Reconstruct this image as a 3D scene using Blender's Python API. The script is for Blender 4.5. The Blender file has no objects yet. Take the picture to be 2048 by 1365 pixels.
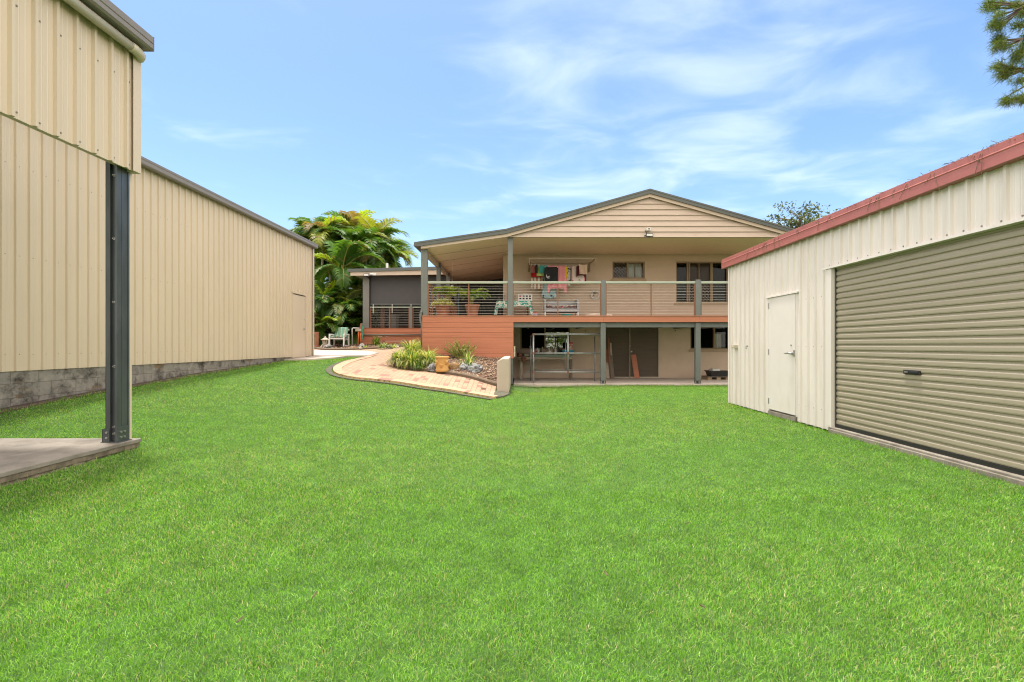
import bpy, bmesh, math, random
import numpy as np
from mathutils import Vector, Matrix, noise as mnoise
random.seed(7); RNG = np.random.default_rng(11)
S = bpy.context.scene
COL = S.collection
R = math.radians
# ------------------------------------------------------------------ camera
H = 1.25                                   # eye height above the lawn
F = 967.1; CX = 1038.0; CY = 691.0         # measured from the photograph (2048 x 1365)
cd = bpy.data.cameras.new('camera'); cam = bpy.data.objects.new('camera', cd); COL.objects.link(cam)
cd.sensor_width = 36; cd.lens = 17.0; cd.shift_x = -14/2048; cd.shift_y = 8.5/2048
cd.clip_end = 2000; cd.clip_start = 0.05
cam.location = (0, 0, H); cam.rotation_euler = (R(90), 0, 0)
S.camera = cam
# ------------------------------------------------------------------ sky, sun, exposure
SUN_DIR = Vector((-0.12, 0.10, 0.985)).normalized()
SUN_EL = math.asin(SUN_DIR.z); SUN_AZ = math.atan2(SUN_DIR.x, SUN_DIR.y)
FILL_CLOUD = (17.5, 15.9, 14.3, 1)
w = bpy.data.worlds.new('World'); S.world = w; w.use_nodes = True
nt = w.node_tree; nt.nodes.clear()
def N(t, **k):
    n = nt.nodes.new(t)
    for a, b in k.items(): setattr(n, a, b)
    return n
L = nt.links.new
sky = N('ShaderNodeTexSky'); sky.sky_type = 'NISHITA'; sky.sun_disc = False
sky.sun_elevation = SUN_EL; sky.sun_rotation = SUN_AZ
sky.air_density = 1.0; sky.dust_density = 1.7; sky.ozone_density = 1.5; sky.altitude = 50
hs = N('ShaderNodeHueSaturation'); hs.inputs['Hue'].default_value = .501; hs.inputs['Saturation'].default_value = 1.18; hs.inputs['Value'].default_value = 1.0
L(sky.outputs[0], hs.inputs['Color'])
tc = N('ShaderNodeTexCoord'); sep = N('ShaderNodeSeparateXYZ'); L(tc.outputs['Generated'], sep.inputs[0])
zz = N('ShaderNodeMath', operation='MAXIMUM'); L(sep.outputs['Z'], zz.inputs[0]); zz.inputs[1].default_value = 0.06
dx = N('ShaderNodeMath', operation='DIVIDE'); L(sep.outputs['X'], dx.inputs[0]); L(zz.outputs[0], dx.inputs[1])
dy = N('ShaderNodeMath', operation='DIVIDE'); L(sep.outputs['Y'], dy.inputs[0]); L(zz.outputs[0], dy.inputs[1])
cv = N('ShaderNodeCombineXYZ'); L(dx.outputs[0], cv.inputs[0]); L(dy.outputs[0], cv.inputs[1])
mp = N('ShaderNodeMapping'); mp.inputs['Rotation'].default_value = (0, 0, R(28)); mp.inputs['Scale'].default_value = (0.9, 1.15, 1)
L(cv.outputs[0], mp.inputs[0])
n1 = N('ShaderNodeTexNoise'); n1.inputs['Scale'].default_value = 1.9; n1.inputs['Detail'].default_value = 7; n1.inputs['Roughness'].default_value = .52; n1.inputs['Distortion'].default_value = .5
L(mp.outputs[0], n1.inputs['Vector'])
n2 = N('ShaderNodeTexNoise'); n2.inputs['Scale'].default_value = 0.45; n2.inputs['Detail'].default_value = 3
L(cv.outputs[0], n2.inputs['Vector'])
# wisps gather round one bearing of the sky, above the house roof and to its right
dv = N('ShaderNodeVectorMath', operation='DISTANCE'); L(tc.outputs['Generated'], dv.inputs[0])
dv.inputs[1].default_value = Vector((0.33, 0.86, 0.40)).normalized()
mr = N('ShaderNodeMapRange'); mr.inputs['From Min'].default_value = 0.75; mr.inputs['From Max'].default_value = 0.05
mr.inputs['To Min'].default_value = -0.22; mr.inputs['To Max'].default_value = 0.02
L(dv.outputs['Value'], mr.inputs['Value'])
ad = N('ShaderNodeMath', operation='ADD'); L(n1.outputs[0], ad.inputs[0]); L(mr.outputs[0], ad.inputs[1])
ad2 = N('ShaderNodeMath', operation='MULTIPLY_ADD'); L(n2.outputs[0], ad2.inputs[0]); ad2.inputs[1].default_value = .35; L(ad.outputs[0], ad2.inputs[2])
ms = N('ShaderNodeMapRange', interpolation_type='SMOOTHSTEP'); ms.inputs['From Min'].default_value = .50; ms.inputs['From Max'].default_value = .95
ms.inputs['To Max'].default_value = .30
L(ad2.outputs[0], ms.inputs['Value'])
mx = N('ShaderNodeMix', data_type='RGBA'); L(ms.outputs[0], mx.inputs['Factor']); L(hs.outputs[0], mx.inputs[6]); mx.inputs[7].default_value = (6.6, 6.9, 7.5, 1)
# broad unseen cloud added as ambient fill overhead, to the sides and behind the viewer; clear sky only ahead
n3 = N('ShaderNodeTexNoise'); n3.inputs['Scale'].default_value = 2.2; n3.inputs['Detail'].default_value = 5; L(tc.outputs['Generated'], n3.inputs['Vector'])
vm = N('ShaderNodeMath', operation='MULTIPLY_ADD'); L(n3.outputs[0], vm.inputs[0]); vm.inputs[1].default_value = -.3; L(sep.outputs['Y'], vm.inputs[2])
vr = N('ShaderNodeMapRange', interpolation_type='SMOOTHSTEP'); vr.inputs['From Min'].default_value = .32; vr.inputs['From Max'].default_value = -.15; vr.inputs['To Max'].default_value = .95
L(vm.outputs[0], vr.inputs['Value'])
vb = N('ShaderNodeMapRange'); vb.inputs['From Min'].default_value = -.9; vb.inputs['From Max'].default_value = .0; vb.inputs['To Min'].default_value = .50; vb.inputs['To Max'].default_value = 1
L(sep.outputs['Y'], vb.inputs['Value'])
vc = N('ShaderNodeMix', data_type='RGBA'); L(vb.outputs[0], vc.inputs['Factor']); vc.inputs[6].default_value = (0, 0, 0, 1); vc.inputs[7].default_value = FILL_CLOUD
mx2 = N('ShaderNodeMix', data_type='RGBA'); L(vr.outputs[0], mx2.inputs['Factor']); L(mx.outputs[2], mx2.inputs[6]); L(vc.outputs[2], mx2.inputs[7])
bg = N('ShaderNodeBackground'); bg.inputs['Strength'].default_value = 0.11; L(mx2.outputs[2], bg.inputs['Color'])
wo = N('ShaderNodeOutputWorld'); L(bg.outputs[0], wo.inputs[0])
sd = bpy.data.lights.new('sun', 'SUN'); sd.energy = 2.4; sd.angle = R(5.0); sd.color = (1, .955, .88)
so = bpy.data.objects.new('sun', sd); COL.objects.link(so); so.location = (0, 0, 30)
so.rotation_euler = SUN_DIR.to_track_quat('Z', 'Y').to_euler()
S.view_settings.view_transform = 'Standard'; S.view_settings.look = 'None'; S.view_settings.gamma = 1
S.view_settings.exposure = 1.27
S.cycles.max_bounces = 8; S.cycles.diffuse_bounces = 4; S.cycles.transparent_max_bounces = 12
S.cycles.use_denoising = True
# ------------------------------------------------------------------ materials
def _mat(name):
    m = bpy.data.materials.new(name); m.use_nodes = True
    t = m.node_tree; b = t.nodes['Principled BSDF']
    return m, t, b
def lin(c): return (c[0], c[1], c[2], 1)
def mat(name, col, rough=.6, var=.12, scale=6, stretch=(1,1,1), bump=0, bscale=80, metal=0, spec=.4, detail=5, col2=None):
    m, t, b = _mat(name)
    b.inputs['Roughness'].default_value = rough; b.inputs['Metallic'].default_value = metal
    b.inputs['Specular IOR Level'].default_value = spec
    tc = t.nodes.new('ShaderNodeTexCoord'); mp = t.nodes.new('ShaderNodeMapping'); mp.inputs['Scale'].default_value = stretch
    t.links.new(tc.outputs['Object'], mp.inputs[0])
    n = t.nodes.new('ShaderNodeTexNoise'); n.inputs['Scale'].default_value = scale; n.inputs['Detail'].default_value = detail; n.inputs['Roughness'].default_value = .62
    t.links.new(mp.outputs[0], n.inputs['Vector'])
    r = t.nodes.new('ShaderNodeMapRange'); r.inputs['From Min'].default_value = .28; r.inputs['From Max'].default_value = .72
    t.links.new(n.outputs[0], r.inputs['Value'])
    mx = t.nodes.new('ShaderNodeMix'); mx.data_type = 'RGBA'
    c2 = col2 if col2 else tuple(min(1, c*(1+var)) for c in col)
    c1 = col if col2 else tuple(c*(1-var) for c in col)
    mx.inputs[6].default_value = lin(c1); mx.inputs[7].default_value = lin(c2)
    t.links.new(r.outputs[0], mx.inputs['Factor']); t.links.new(mx.outputs[2], b.inputs['Base Color'])
    if bump:
        n2 = t.nodes.new('ShaderNodeTexNoise'); n2.inputs['Scale'].default_value = bscale; n2.inputs['Detail'].default_value = 4
        t.links.new(mp.outputs[0], n2.inputs['Vector'])
        bp = t.nodes.new('ShaderNodeBump'); bp.inputs['Strength'].default_value = min(1, bump); bp.inputs['Distance'].default_value = .01
        t.links.new(n2.outputs[0], bp.inputs['Height']); t.links.new(bp.outputs[0], b.inputs['Normal'])
    return m
def leafmat(name, col, var=.25, trans=.45, rough=.45):
    m = mat(name, col, rough, var, 3.0, spec=.35)
    t = m.node_tree; b = t.nodes['Principled BSDF']; out = t.nodes['Material Output']
    tr = t.nodes.new('ShaderNodeBsdfTranslucent'); src = b.inputs['Base Color'].links[0].from_socket
    g = t.nodes.new('ShaderNodeMix'); g.data_type = 'RGBA'; g.blend_type = 'MULTIPLY'; g.inputs['Factor'].default_value = 1
    t.links.new(src, g.inputs[6]); g.inputs[7].default_value = (1.5, 1.35, .6, 1)
    t.links.new(g.outputs[2], tr.inputs['Color'])
    mxs = t.nodes.new('ShaderNodeMixShader'); mxs.inputs[0].default_value = trans
    t.links.new(b.outputs[0], mxs.inputs[1]); t.links.new(tr.outputs[0], mxs.inputs[2]); t.links.new(mxs.outputs[0], out.inputs['Surface'])
    return m
def stain(m, col, amount, scale, stretch, lo=.55, hi=.75):
    """lays blotches of dirt with a shape of their own over a material"""
    t = m.node_tree; b = t.nodes['Principled BSDF']
    src = b.inputs['Base Color'].links[0].from_socket
    tc = t.nodes.new('ShaderNodeTexCoord'); mp = t.nodes.new('ShaderNodeMapping'); mp.inputs['Scale'].default_value = stretch
    t.links.new(tc.outputs['Object'], mp.inputs[0])
    n = t.nodes.new('ShaderNodeTexNoise'); n.inputs['Scale'].default_value = scale; n.inputs['Detail'].default_value = 8; n.inputs['Roughness'].default_value = .7
    t.links.new(mp.outputs[0], n.inputs['Vector'])
    r = t.nodes.new('ShaderNodeMapRange'); r.inputs['From Min'].default_value = lo; r.inputs['From Max'].default_value = hi; r.inputs['To Max'].default_value = amount
    t.links.new(n.outputs[0], r.inputs['Value'])
    mx = t.nodes.new('ShaderNodeMix'); mx.data_type = 'RGBA'; mx.inputs[7].default_value = lin(col)
    t.links.new(r.outputs[0], mx.inputs['Factor']); t.links.new(src, mx.inputs[6]); t.links.new(mx.outputs[2], b.inputs['Base Color'])
    return m
def brickmat(name, c1, c2, mortar, bw, rh, msize, axes, offset=.5, rough=.85, bump=.5, noise_amt=.25, bias=0.0, nscale=5):
    m, t, b = _mat(name); b.inputs['Roughness'].default_value = rough; b.inputs['Specular IOR Level'].default_value = .25
    tc = t.nodes.new('ShaderNodeTexCoord'); sp = t.nodes.new('ShaderNodeSeparateXYZ'); cb = t.nodes.new('ShaderNodeCombineXYZ')
    t.links.new(tc.outputs['Object'], sp.inputs[0])
    t.links.new(sp.outputs[axes[0]], cb.inputs[0]); t.links.new(sp.outputs[axes[1]], cb.inputs[1])
    br = t.nodes.new('ShaderNodeTexBrick'); br.offset = offset
    br.inputs['Scale'].default_value = 1; br.inputs['Brick Width'].default_value = bw; br.inputs['Row Height'].default_value = rh
    br.inputs['Mortar Size'].default_value = msize; br.inputs['Mortar Smooth'].default_value = .3; br.inputs['Bias'].default_value = bias
    br.inputs['Color1'].default_value = lin(c1); br.inputs['Color2'].default_value = lin(c2); br.inputs['Mortar'].default_value = lin(mortar)
    t.links.new(cb.outputs[0], br.inputs['Vector'])
    n = t.nodes.new('ShaderNodeTexNoise'); n.inputs['Scale'].default_value = nscale; n.inputs['Detail'].default_value = 7; n.inputs['Roughness'].default_value = .65
    t.links.new(tc.outputs['Object'], n.inputs['Vector'])
    r = t.nodes.new('ShaderNodeMapRange'); r.inputs['From Min'].default_value = .3; r.inputs['From Max'].default_value = .7
    r.inputs['To Min'].default_value = 1-noise_amt; r.inputs['To Max'].default_value = 1+noise_amt
    t.links.new(n.outputs[0], r.inputs['Value'])
    mx = t.nodes.new('ShaderNodeMix'); mx.data_type = 'RGBA'; mx.blend_type = 'MULTIPLY'; mx.inputs['Factor'].default_value = 1
    t.links.new(br.outputs['Color'], mx.inputs[6]); t.links.new(r.outputs[0], mx.inputs[7])
    t.links.new(mx.outputs[2], b.inputs['Base Color'])
    bp = t.nodes.new('ShaderNodeBump'); bp.inputs['Strength'].default_value = bump; bp.inputs['Distance'].default_value = .008; bp.invert = True
    t.links.new(br.outputs['Fac'], bp.inputs['Height']); t.links.new(bp.outputs[0], b.inputs['Normal'])
    return m
def glassmat(name, tint=(1,1,1), refl=.10):
    m, t, b = _mat(name); out = t.nodes['Material Output']
    tr = t.nodes.new('ShaderNodeBsdfTransparent'); tr.inputs[0].default_value = lin(tint)
    gl = t.nodes.new('ShaderNodeBsdfGlossy'); gl.inputs['Roughness'].default_value = .02
    fr = t.nodes.new('ShaderNodeLayerWeight'); fr.inputs['Blend'].default_value = .25
    md = t.nodes.new('ShaderNodeMath'); md.operation = 'MULTIPLY_ADD'; md.inputs[1].default_value = .5; md.inputs[2].default_value = refl
    t.links.new(fr.outputs['Fresnel'], md.inputs[0])
    mxs = t.nodes.new('ShaderNodeMixShader'); t.links.new(md.outputs[0], mxs.inputs[0])
    t.links.new(tr.outputs[0], mxs.inputs[1]); t.links.new(gl.outputs[0], mxs.inputs[2]); t.links.new(mxs.outputs[0], out.inputs['Surface'])
    return m
def patmat(name, base, spots, scale, kind='voronoi', lo=.25, hi=.3, rough=.9, stretch=(1,1,1), rnd=1.0):
    """printed or woven cloth: a pattern of a second colour"""
    m, t, b = _mat(name); b.inputs['Roughness'].default_value = rough; b.inputs['Specular IOR Level'].default_value = .15
    tc = t.nodes.new('ShaderNodeTexCoord'); mp = t.nodes.new('ShaderNodeMapping'); mp.inputs['Scale'].default_value = stretch
    t.links.new(tc.outputs['Object'], mp.inputs[0])
    if kind == 'voronoi':
        n = t.nodes.new('ShaderNodeTexVoronoi'); n.inputs['Scale'].default_value = scale; n.inputs['Randomness'].default_value = rnd; o = n.outputs['Distance']
    elif kind == 'wave':
        n = t.nodes.new('ShaderNodeTexWave'); n.inputs['Scale'].default_value = scale; n.inputs['Distortion'].default_value = rnd; o = n.outputs['Fac']
    else:
        n = t.nodes.new('ShaderNodeTexNoise'); n.inputs['Scale'].default_value = scale; n.inputs['Detail'].default_value = 3; n.inputs['Distortion'].default_value = rnd; o = n.outputs[0]
    t.links.new(mp.outputs[0], n.inputs['Vector'])
    r = t.nodes.new('ShaderNodeMapRange'); r.inputs['From Min'].default_value = lo; r.inputs['From Max'].default_value = hi
    t.links.new(o, r.inputs['Value'])
    mx = t.nodes.new('ShaderNodeMix'); mx.data_type = 'RGBA'; mx.inputs[6].default_value = lin(spots); mx.inputs[7].default_value = lin(base)
    t.links.new(r.outputs[0], mx.inputs['Factor']); t.links.new(mx.outputs[2], b.inputs['Base Color'])
    return m

M = {}
M['siding'] = stain(mat('beige_siding', (.515,.43,.318), .42, .04, 1.2, (1,1,.4)), (.40,.32,.22), .22, 1.5, (2,4,.18), .52, .8)
M['siding_screw'] = mat('siding_screw', (.22,.19,.15), .5, .1)
M['cream'] = stain(mat('cream_siding', (.64,.595,.56), .45, .04, 2.0, (1,1,.3)), (.36,.27,.17), .32, 1.8, (3,3,.30), .52, .8)
M['cream_door'] = stain(mat('cream_door_paint', (.65,.605,.57), .45, .03, 3), (.40,.30,.19), .32, 2.5, (2,2,.5), .56, .8)
M['roller'] = stain(mat('olive_roller', (.295,.26,.195), .40, .05, 2, (1,.3,4)), (.20,.17,.12), .22, 2.2, (1,.6,1.5), .54, .78)
M['black_steel'] = mat('black_steel', (.018,.018,.018), .45)
M['red'] = stain(mat('red_fascia', (.34,.115,.10), .42, .06, 4, (1,.4,1)), (.62,.28,.23), .35, 2.5, (1,.5,1), .5, .75)
M['red_roof'] = mat('red_roof', (.33,.09,.07), .5)
M['grey_gutter'] = mat('grey_gutter', (0.18,0.16,0.136), .4, .05)
M['pipe_cream'] = mat('cream_pipe', (0.48,0.432,0.336), .38, .05)
M['galv'] = mat('galvanised_steel', (0.092,0.104,0.108), .38, .22, 9, (1,1,.25), metal=.55)
M['galv_dark'] = mat('galvanised_shadow_side', (0.08,0.0896,0.0944), .42, .22, 9, (1,1,.25), metal=.5)  # darker copy of galv with shade put into the colour
M['galv_bright'] = stain(mat('galvanised_tube', (.30,.31,.30), .38, .2, 14, metal=.6), (.25,.10,.05), .8, 5, (1,1,1), .64, .7)
M['bolt'] = mat('zinc_bolt', (.35,.35,.34), .35, .1, metal=.8)
M['concrete'] = stain(mat('old_concrete', (.225,.20,.165), .85, .16, 3.5, bump=.4, bscale=60), (.09,.075,.055), .75, 2.6, (1,1,1), .46, .70)
M['concrete_edge'] = stain(mat('rough_concrete_edge', (.16,.13,.09), .95, .4, 9, bump=1, bscale=28), (.05,.04,.03), .7, 5, (1,1,1), .5, .7)
M['drive'] = mat('pale_concrete', (.40,.36,.31), .85, .07, 2.5)
M['patio'] = stain(mat('patio_concrete', (.46,.40,.34), .8, .1, 3), (.15,.12,.09), .45, 1.7, (1,1,1), .55, .75)
M['block'] = stain(stain(brickmat('concrete_block', (.20,.185,.16), (.225,.205,.175), (.14,.125,.105), .395, .2, .006, ('Y','Z'), noise_amt=.22, nscale=9),
              (.035,.03,.025), .95, 2.6, (1,1,1.2), .49, .64), (.16,.095,.04), .8, 1.3, (1,1,2.4), .60, .66)
M['paver'] = brickmat('cream_paver', (.345,.24,.165), (.315,.21,.142), (.16,.11,.075), .23, .118, .005, ('Y','X'), bump=.7, noise_amt=.10, nscale=4)
M['paver_edge'] = brickmat('cream_edge_paver', (.62,.395,.225), (.59,.37,.21), (.25,.16,.09), .23, .23, .004, ('X','Y'), bump=.5, noise_amt=.10)
M['kerb'] = mat('brown_kerb', (0.136,0.1,0.068), .9, .25, 12, bump=.8, bscale=70)
M['moss_edge'] = mat('mossy_concrete', (0.084,0.08,0.056), .95, .35, 14, bump=1, bscale=60)
M['wall_cap'] = mat('cream_render', (.44,.37,.30), .8, .05, 3, bump=.25, bscale=120)
M['render'] = stain(mat('tan_render', (.56,.435,.33), .85, .04, 3, bump=.35, bscale=110), (.30,.21,.13), .25, 1.2, (1,1,.6), .5, .8)
M['clad'] = stain(mat('beige_cladding', (.455,.365,.295), .6, .05, 4, (.4,1,1)), (.36,.25,.16), .55, 2.2, (.8,1,2.5), .57, .75)
M['barge'] = mat('barge_board', (.46,.37,.29), .55, .05)
M['soffit'] = mat('soffit_sheet', (.78,.655,.52), .65, .04)
M['roofmetal'] = mat('dark_roof_metal', (0.084,0.092,0.084), .38, .06)
M['post'] = mat('grey_green_post', (.135,.145,.135), .55, .10, 10, (1,1,.3))
M['rail'] = mat('pale_handrail', (0.32,0.356,0.288), .45, .04)
M['wire'] = mat('steel_wire', (.60,.57,.52), .4, .05)
M['baluster'] = mat('brown_timber', (.235,.105,.06), .6, .15, 10)
M['oiled'] = stain(mat('orange_timber', (.42,.155,.085), .5, .13, 3, (.25,6,6)), (.55,.30,.20), .3, 2.2, (2,2,.6), .62, .8)
M['oiled_top'] = mat('orange_timber_edge', (0.336,0.152,0.088), .6, .2, 5, (.5,3,3))
M['frame'] = mat('bronze_frame', (.26,.175,.095), .45, .08)
M['frame_pale'] = mat('pale_frame', (.50,.45,.34), .5, .08)
M['glass'] = glassmat('clear_glass', (.85,.88,.86), .012)
M['mirror_glass'] = glassmat('reflecting_glass', (.55,.58,.55), .008)
M['tinted_glass'] = glassmat('tinted_glass', (.45,.5,.45), .20)
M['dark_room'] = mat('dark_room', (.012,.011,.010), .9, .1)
M['curtain'] = mat('white_curtain', (.62,.58,.52), .9, .1, 10, (9,1,.3))
M['brown_door'] = mat('brown_door_board', (.105,.078,.054), .65, .12, 5, (.4,1,3))
M['mortar'] = mat('sill_render', (.40,.295,.2), .8, .05)
M['blind'] = mat('charcoal_blind', (0.0704,0.0672,0.0704), .85, .05, 3)
M['column'] = mat('grey_render', (0.164,0.16,0.148), .85, .06, 5, bump=.3)
M['white'] = mat('white_paint', (0.576,0.56,0.528), .5, .05)
M['white_plastic'] = mat('white_plastic', (0.592,0.584,0.56), .4, .04)
M['black'] = mat('black_plastic', (.02,.02,.021), .5, .1)
M['grey_pipe'] = mat('grey_green_pipe', (.135,.15,.135), .4, .05)
M['terracotta'] = mat('terracotta', (0.288,0.116,0.064), .75, .14, 6, bump=.2)
M['terracotta_dark'] = mat('weathered_terracotta', (.27,.115,.065), .8, .25, 6)
M['ochre'] = mat('ochre_pottery', (0.48,0.268,0.084), .7, .06, 6, bump=.15)
M['rock'] = stain(mat('grey_rock', (0.24,0.228,0.208), .85, .3, 5, bump=1, bscale=25), (.045,.045,.05), .85, 6, (1,1,1), .48, .6)
M['rock_blue'] = stain(mat('blue_grey_rock', (0.24,0.248,0.248), .75, .3, 6, bump=1, bscale=22), (.06,.06,.065), .9, 7, (1,1,1), .46, .58)
M['rock_brown'] = mat('brown_rock', (.19,.11,.045), .8, .35, 7, (1,1,3), bump=.8, bscale=30)
M['soil'] = mat('mulch_soil', (0.08,0.052,0.036), .95, .4, 12, bump=1, bscale=40)
M['peb1'] = mat('tan_pebble', (0.32,0.216,0.136), .8, .2, 30)
M['peb2'] = mat('brown_pebble', (0.16,0.092,0.056), .8, .2, 30)
M['peb3'] = mat('pink_pebble', (0.272,0.152,0.104), .8, .2, 30)
M['peb4'] = mat('pale_pebble', (0.416,0.352,0.272), .8, .15, 30)
M['turf_soil'] = mat('turf_floor', (.045,.10,.018), .95, .35, 6, bump=1, bscale=50)
M['g1'] = leafmat('turf_green', (.138,.325,.032), .2, .4)
M['g2'] = leafmat('turf_light_green', (.265,.48,.085), .2, .4)
M['g3'] = leafmat('turf_deep_green', (.06,.18,.016), .2, .4)
M['g4'] = leafmat('turf_straw', (.46,.43,.22), .25, .35)
M['p1'] = leafmat('palm_green', (0.066,0.15,0.0216), .3)
M['p2'] = leafmat('palm_yellow_green', (0.228,0.324,0.03), .3)
M['p3'] = leafmat('palm_deep_green', (.03,.08,.018), .3)
M['p4'] = leafmat('palm_browned', (.18,.145,.06), .35)
M['p5'] = leafmat('palm_gold', (.21,.25,.03), .3)
M['p6'] = leafmat('palm_pale_back', (0.192,0.24,0.102), .3)
M['palm_trunk'] = mat('palm_trunk', (.23,.20,.14), .8, .3, 3, (1,1,8))
M['palm_stem'] = mat('palm_stalk', (.24,.21,.05), .6, .2)
M['l1'] = leafmat('strap_green', (.14,.26,.03), .3)
M['l2'] = leafmat('strap_lime', (.30,.38,.06), .3)
M['l3'] = leafmat('strap_cream', (.58,.56,.28), .25)
M['l4'] = leafmat('strap_deep', (.045,.105,.02), .3)
M['sh1'] = leafmat('sage_leaf', (.38,.42,.19), .25)
M['sh2'] = leafmat('sage_pale_leaf', (.50,.52,.28), .2)
M['flax'] = leafmat('blue_green_leaf', (.13,.21,.10), .25)
M['pine1'] = leafmat('pine_needle', (.085,.15,.03), .3, .35)
M['pine2'] = leafmat('pine_light_needle', (.19,.26,.055), .3, .4)
M['bark'] = mat('bark', (.10,.075,.055), .9, .3, 8, bump=.6)
M['gum1'] = leafmat('gum_leaf', (.05,.075,.028), .3, .25)
M['gum2'] = leafmat('gum_light_leaf', (.11,.13,.045), .3, .3)
M['litter'] = mat('dead_needle', (.15,.125,.07), .9, .35, 20)
M['wood_grey'] = mat('weathered_board', (.17,.135,.105), .8, .25, 6, (4,4,.5))
M['wood_pale'] = mat('whitewashed_board', (.42,.35,.27), .8, .3, 5, (4,4,.8))
M['wood_bench'] = stain(mat('bench_timber', (.36,.30,.23), .8, .25, 5, (.5,3,3)), (.12,.09,.06), .7, 4, (.6,2,2), .52, .66)
M['wood_pallet'] = mat('pallet_timber', (.34,.25,.15), .8, .2, 6, (.5,3,3))
M['green_tray'] = mat('green_tray', (.17,.22,.165), .5, .1)
M['blue_tub'] = mat('blue_plastic', (.03,.22,.36), .4, .05)
M['teal'] = mat('teal_plastic', (.0,.30,.29), .4, .05)
M['red_plain'] = mat('red_print', (.45,.03,.03), .5, .1)
M['yellow'] = mat('yellow_plastic', (.62,.42,.03), .5, .1)
M['orange'] = mat('orange_handle', (.62,.14,.03), .5, .1)
M['green_handle'] = mat('green_handle', (.02,.26,.16), .5, .1)
M['stone'] = mat('lantern_stone', (0.376,0.328,0.256), .9, .15, 14, bump=.5)
M['grey_wicker'] = mat('grey_fabric', (.34,.34,.35), .8, .08, 10)

for a_, b_, f_ in (('pp1','p1',2.1),('pp2','p2',1.6),('pp3','p3',2.4)): M[a_] = leafmat('potted_'+b_, tuple(min(.5,c*f_) for c in {'p1':(.07,.15,.022),'p2':(.20,.28,.03),'p3':(.04,.10,.022)}[b_]), .25, .5)  # brighter copies of palm leaf colours; missing sunlight put into the colour
S.cycles.denoising_prefilter = 'ACCURATE'; S.cycles.denoising_input_passes = 'RGB_ALBEDO_NORMAL'
S.cycles.pixel_filter_type = 'BLACKMAN_HARRIS'; S.cycles.filter_width = 1.1
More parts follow.
